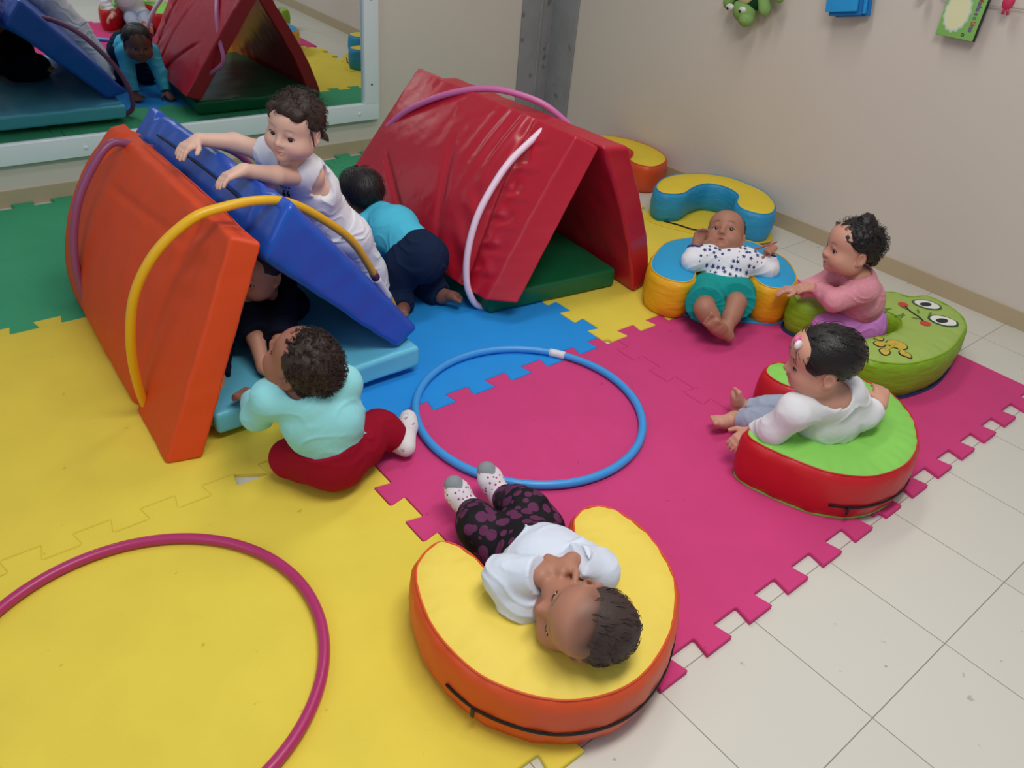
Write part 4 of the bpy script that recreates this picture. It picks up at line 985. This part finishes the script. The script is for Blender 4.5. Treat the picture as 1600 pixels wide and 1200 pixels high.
child('person', 'person in star print top and teal shorts propped in the blue and yellow cushion', dict(
    pelvis=(2.485, -2.075, .088), chest=(2.545, -2.025, .148), neck=(2.592, -1.985, .200), head=(2.583, -1.968, 0.238), f=(-.70, -.22, .74), u=(.52, .42, .74),
    shR=(2.470, -1.986, 0.185), shL=(2.579, -2.082, 0.185), elR=(2.419, -1.969, 0.175), wrR=(2.447, -1.949, 0.215), elL=(2.629, -2.145, 0.170), wrL=(2.654, -2.123, 0.200),
    handR=(.25, .1, .6), backR=(.2, .8, .2), thumbR=(.8, -.2, .3), handL=(-.35, .0, .6), backL=(.5, .6, .2), thumbL=(-.8, .1, .2),
    hpR=(2.428, -2.052, 0.085), hpL=(2.513, -2.117, 0.085), knR=(2.275, -2.160, 0.115), anR=(2.293, -2.213, 0.062), knL=(2.403, -2.193, 0.115), anL=(2.317, -2.232, 0.052),
    toeR=(-.60, .28, .62), soleR=(-.5, -.75, .1), toeL=(-.62, .25, .5), soleL=(-.5, -.75, -.2)), 'brown',
    dict(t=.0018, amp=.0006, freq=160, mat='hair_soft', line=.016, slope=.85, rag=.008, strands=160, len=.014, mess=.4, fall=(0, -.8, 0), seed=8),
    (dict(kind='pants', name='shorts', mat='cotton_teal', g=.016, ag=1, waist=.012, length=.80, flare=.014, wr=.003),
     dict(kind='shirt', name='top', mat='cotton_white', g=.010, ag=1.3, sleeve=1.8, hem=-.008, neck=.036, wr=.003, wf=60, seed=11, extra=star_print)), dict(curl=.8, curlR=.5, scalp=.75, line=.020, mouth=.004, gaze=(-.002, .001)))
tag(link('twig_toy', tube_me(catmull([(2.604, -2.084, 0.225), (2.639, -2.095, 0.232), (2.678, -2.100, 0.235), (2.713, -2.101, 0.238)], 5, False), .0028, 6), M('paint_red')), 'thin red stick held in the left hand of the person in the star print top', 'stick')

# 5 the toddler standing behind the blue panel
def toddler_print(o, J, R, root, sv, sf):
    b = bvh_of(sv, sf); c = A_((1.135, -1.472, 0.475)); n = unit(A_((-.50, -.78, .25))); up = unit(A_((0, 0, 1.))-n*n[2]); lat = unit(np.cross(up, n)); sh = []
    for k in range(7):
        x = -.040+k*.010; sh.append([(x, .020), (x+.0022, .020), (x+.0052, .034+.003*(k % 2)), (x+.003, .034+.003*(k % 2))])
        sh.append([(x, .020), (x+.007, .021), (x+.007, .0235), (x, .0225)])
    sh += [[(-.05, .004), (-.01, .004), (-.01, .0062), (-.05, .0062)], [(-.05, -.001), (-.01, -.003), (-.01, -.0008), (-.05, .001)]]
    for x in (.0, .014): sh += [disc(x, -.001, .0058), [(x-.006, .0), (x-.001, .001), (x+.005, .012), (x+.002, .012)]]
    sh.append(disc(.028, -.020, .0085, 14))
    me = decal(b, c, lat, up, sh)
    if me: part('lettering', me, M('print_ink'), o)
child('person', 'person in white sleeveless top and trousers standing with both hands on the blue mat', dict(
    pelvis=(1.295, -1.441, 0.335), chest=(1.213, -1.455, 0.475), neck=(1.140, -1.533, 0.585), head=(1.134, -1.570, 0.690), f=(-.70, -.44, -.06), u=(.17, -.13, .97),
    shR=(1.123, -1.406, 0.570), shL=(1.193, -1.525, 0.535), elR=(1.048, -1.365, 0.600), wrR=(0.954, -1.359, 0.617), elL=(1.063, -1.586, 0.575), wrL=(0.969, -1.614, 0.612),
    handR=(-.86, -.25, -.25), backR=(-.2, 0, .95), thumbR=(.1, -.95, -.1), handL=(-.9, -.05, -.18), backL=(-.15, -.1, .95), thumbL=(0, .9, -.1),
    hpR=(1.300, -1.407, 0.300), hpL=(1.342, -1.463, 0.300), knR=(1.372, -1.387, 0.165), knL=(1.417, -1.455, 0.165), anR=(1.430, -1.341, 0.035), anL=(1.459, -1.454, 0.035),
    toeR=(-.85, .1, 0), soleR=(0, 0, -1), toeL=(-.85, -.2, 0), soleL=(0, 0, -1)), 'light',
    dict(t=.007, amp=.0030, freq=150, mat='hair_brown', line=.004, slope=.70, rag=.006, strands=420, len=.034, mess=.8, curl=.9, lift=.12, fall=(0, -.2, -.6), seed=9, tufts=((.058, -.045, -.03, .024), (-.058, -.045, -.03, .022), (0, -.07, -.035, .03), (0, .055, .068, .022), (.04, .048, .055, .018), (-.035, .052, .058, .018)),
         locks=(((-.06, .02, .02), (-.072, .025, -.0), (-.075, .018, -.025)), ((.065, -.03, -.02), (.078, -.03, -.045), (.07, -.04, -.06)), ((.02, .085, .07), (.026, .092, .055), (.024, .086, .045)))),
    (dict(kind='pants', name='trousers', mat='cotton_white', g=.012, waist=.02, length=1.9, wr=.004, wf=60),
     dict(kind='shirt', name='sleeveless_top', mat='cotton_white', g=.012, sleeve=0, hem=-.035, neck=.036, vneck=(-.03, -.012, -.012), wr=.003, wf=50, seed=12, extra=toddler_print)), dict(curl=.35, brow=.45, gaze=(-.001, -.001)), hs=.94)

# 6 the child crawling between the tents
child('person', 'person in turquoise top and navy trousers crawling between the tents', dict(
    pelvis=(1.580, -1.507, 0.190), chest=(1.575, -1.33, .225), neck=(1.572, -1.235, .245), head=(1.550, -1.154, 0.290), f=(-.12, .93, -.12), u=(.0, .12, .99),
    shL=(1.505, -1.262, .215), shR=(1.638, -1.255, .215), elL=(1.492, -1.215, .115), elR=(1.655, -1.195, .115), wrL=(1.492, -1.17, .028), wrR=(1.652, -1.14, .028),
    handL=(-.05, .95, -.1), backL=(0, .1, 1), thumbL=(1, .2, 0), handR=(.05, .95, -.1), backR=(0, .1, 1), thumbR=(-1, .2, 0),
    hpL=(1.535, -1.475, .165), hpR=(1.625, -1.475, .165), knL=(1.500, -1.465, .052), knR=(1.640, -1.44, .052), anL=(1.49, -1.53, .032), anR=(1.650, -1.525, .032),
    toeL=(-.55, -.75, -.1), soleL=(0, .1, 1), toeR=(.45, -.85, -.1), soleR=(.1, .0, 1)), 'dark',
    dict(t=.010, amp=.0008, freq=80, mat='hair_black', line=.006, slope=.62, rag=.004, strands=260, len=.03, mess=.25, fall=(0, -.2, -.9), seed=10),
    (dict(kind='pants', name='trousers', mat='cotton_navy', g=.016, waist=.05, length=1.95, lg=1.2, wr=.004, wf=55, seat=(.0, -.01, .0, .07)),
     dict(kind='shirt', name='long_sleeved_top', mat='cotton_turquoise', g=.011, ag=1.1, sleeve=1.9, hem=.012, neck=.038, wr=.003, wf=50, seed=14)), dict(curl=.15))

# 7 the child kneeling at the tent mouth, back to the camera
child('person', 'person in pale aqua top and crimson trousers kneeling at the light blue mat, back turned', dict(
    pelvis=(0.907, -2.142, 0.100), chest=(0.893, -2.132, 0.195), neck=(0.857, -2.129, 0.285), head=(0.866, -2.101, 0.345), f=(-.42, .62, .60), u=(.16, -.62, .76),
    shL=(0.796, -2.082, 0.262), shR=(0.947, -2.127, 0.272), elL=(0.777, -2.027, 0.185), wrL=(0.819, -1.894, 0.140), elR=(.985, -1.99, .22), wrR=(.975, -1.92, .16),
    handL=(-.25, .95, -.1), backL=(0, -.3, .95), thumbL=(.9, .2, .1), handR=(-.2, .95, -.1), backR=(.3, 0, .95), thumbR=(-.9, .1, .1),
    hpL=(0.869, -2.116, 0.085), hpR=(0.982, -2.131, 0.085), knL=(0.829, -2.065, 0.060), knR=(1.056, -2.105, 0.085), anL=(0.925, -2.167, 0.034), anR=(1.099, -2.134, 0.040),
    toeL=(.9, .3, 0), soleL=(0, -.2, 1), toeR=(.52, .74, .3), soleR=(.75, -.6, .1)), 'deep',
    dict(t=.008, amp=.0034, freq=230, mat='hair_brown', line=.010, slope=.80, rag=.006, strands=900, len=.009, mess=1.0, curl=1.0, lift=.3, fall=(0, 0, 0), seed=12),
    (dict(kind='pants', name='trousers', mat='cotton_crimson', g=.013, waist=.045, length=1.82, wr=.003, wf=50, seat=(.0, -.012, -.02, .072)),
     dict(kind='shirt', name='top', mat='cotton_aqua', g=.011, ag=1.0, sleeve=1.86, hem=.0, neck=.036, wr=.003, wf=45, seed=15),
     dict(kind='socks', name='sock', mat='sock_white', g=.006, sides='R')), dict(curl=.5), hs=.95)

# 8 the child inside the orange and blue tent
child('person', 'person in dark navy clothes inside the orange and blue tent, face half hidden', dict(
    pelvis=(1.03, -1.34, .165), chest=(1.015, -1.46, .215), neck=(1.00, -1.555, .255), head=(0.985, -1.577, 0.325), f=(-.80, -.50, -.1), u=(-.1, -.35, .93),
    shL=(1.062, -1.545, .235), shR=(.945, -1.54, .225), elL=(0.981, -1.718, 0.160), wrL=(0.936, -1.778, 0.125), elR=(0.930, -1.670, 0.165), wrR=(0.911, -1.750, 0.118),
    handL=(.3, -.8, -.2), backL=(0, 0, 1), thumbL=(-.9, 0, 0), handR=(.3, -.8, -.15), backR=(0, 0, 1), thumbR=(.8, .2, 0),
    hpR=(.985, -1.36, .15), hpL=(1.08, -1.36, .15), knR=(.865, -1.55, .165), knL=(1.12, -1.50, .135), anR=(.775, -1.745, .06), anL=(1.13, -1.38, .125),
    toeR=(-.3, -.9, -.25), soleR=(0, .2, -.95), toeL=(.1, .9, 0), soleL=(0, 0, 1)), 'tan',
    dict(t=.008, amp=.001, freq=80, mat='hair_black', line=.006, slope=.70, seed=14),
    (dict(kind='pants', name='trousers', mat='cotton_darknavy', g=.012, waist=.05, length=1.7, wr=.003),
     dict(kind='shirt', name='short_sleeved_top', mat='cotton_darknavy', g=.011, ag=1.4, sleeve=.95, flare=.008, hem=.0, neck=.040, wr=.003, wf=50, seed=16)), dict(curl=.3))
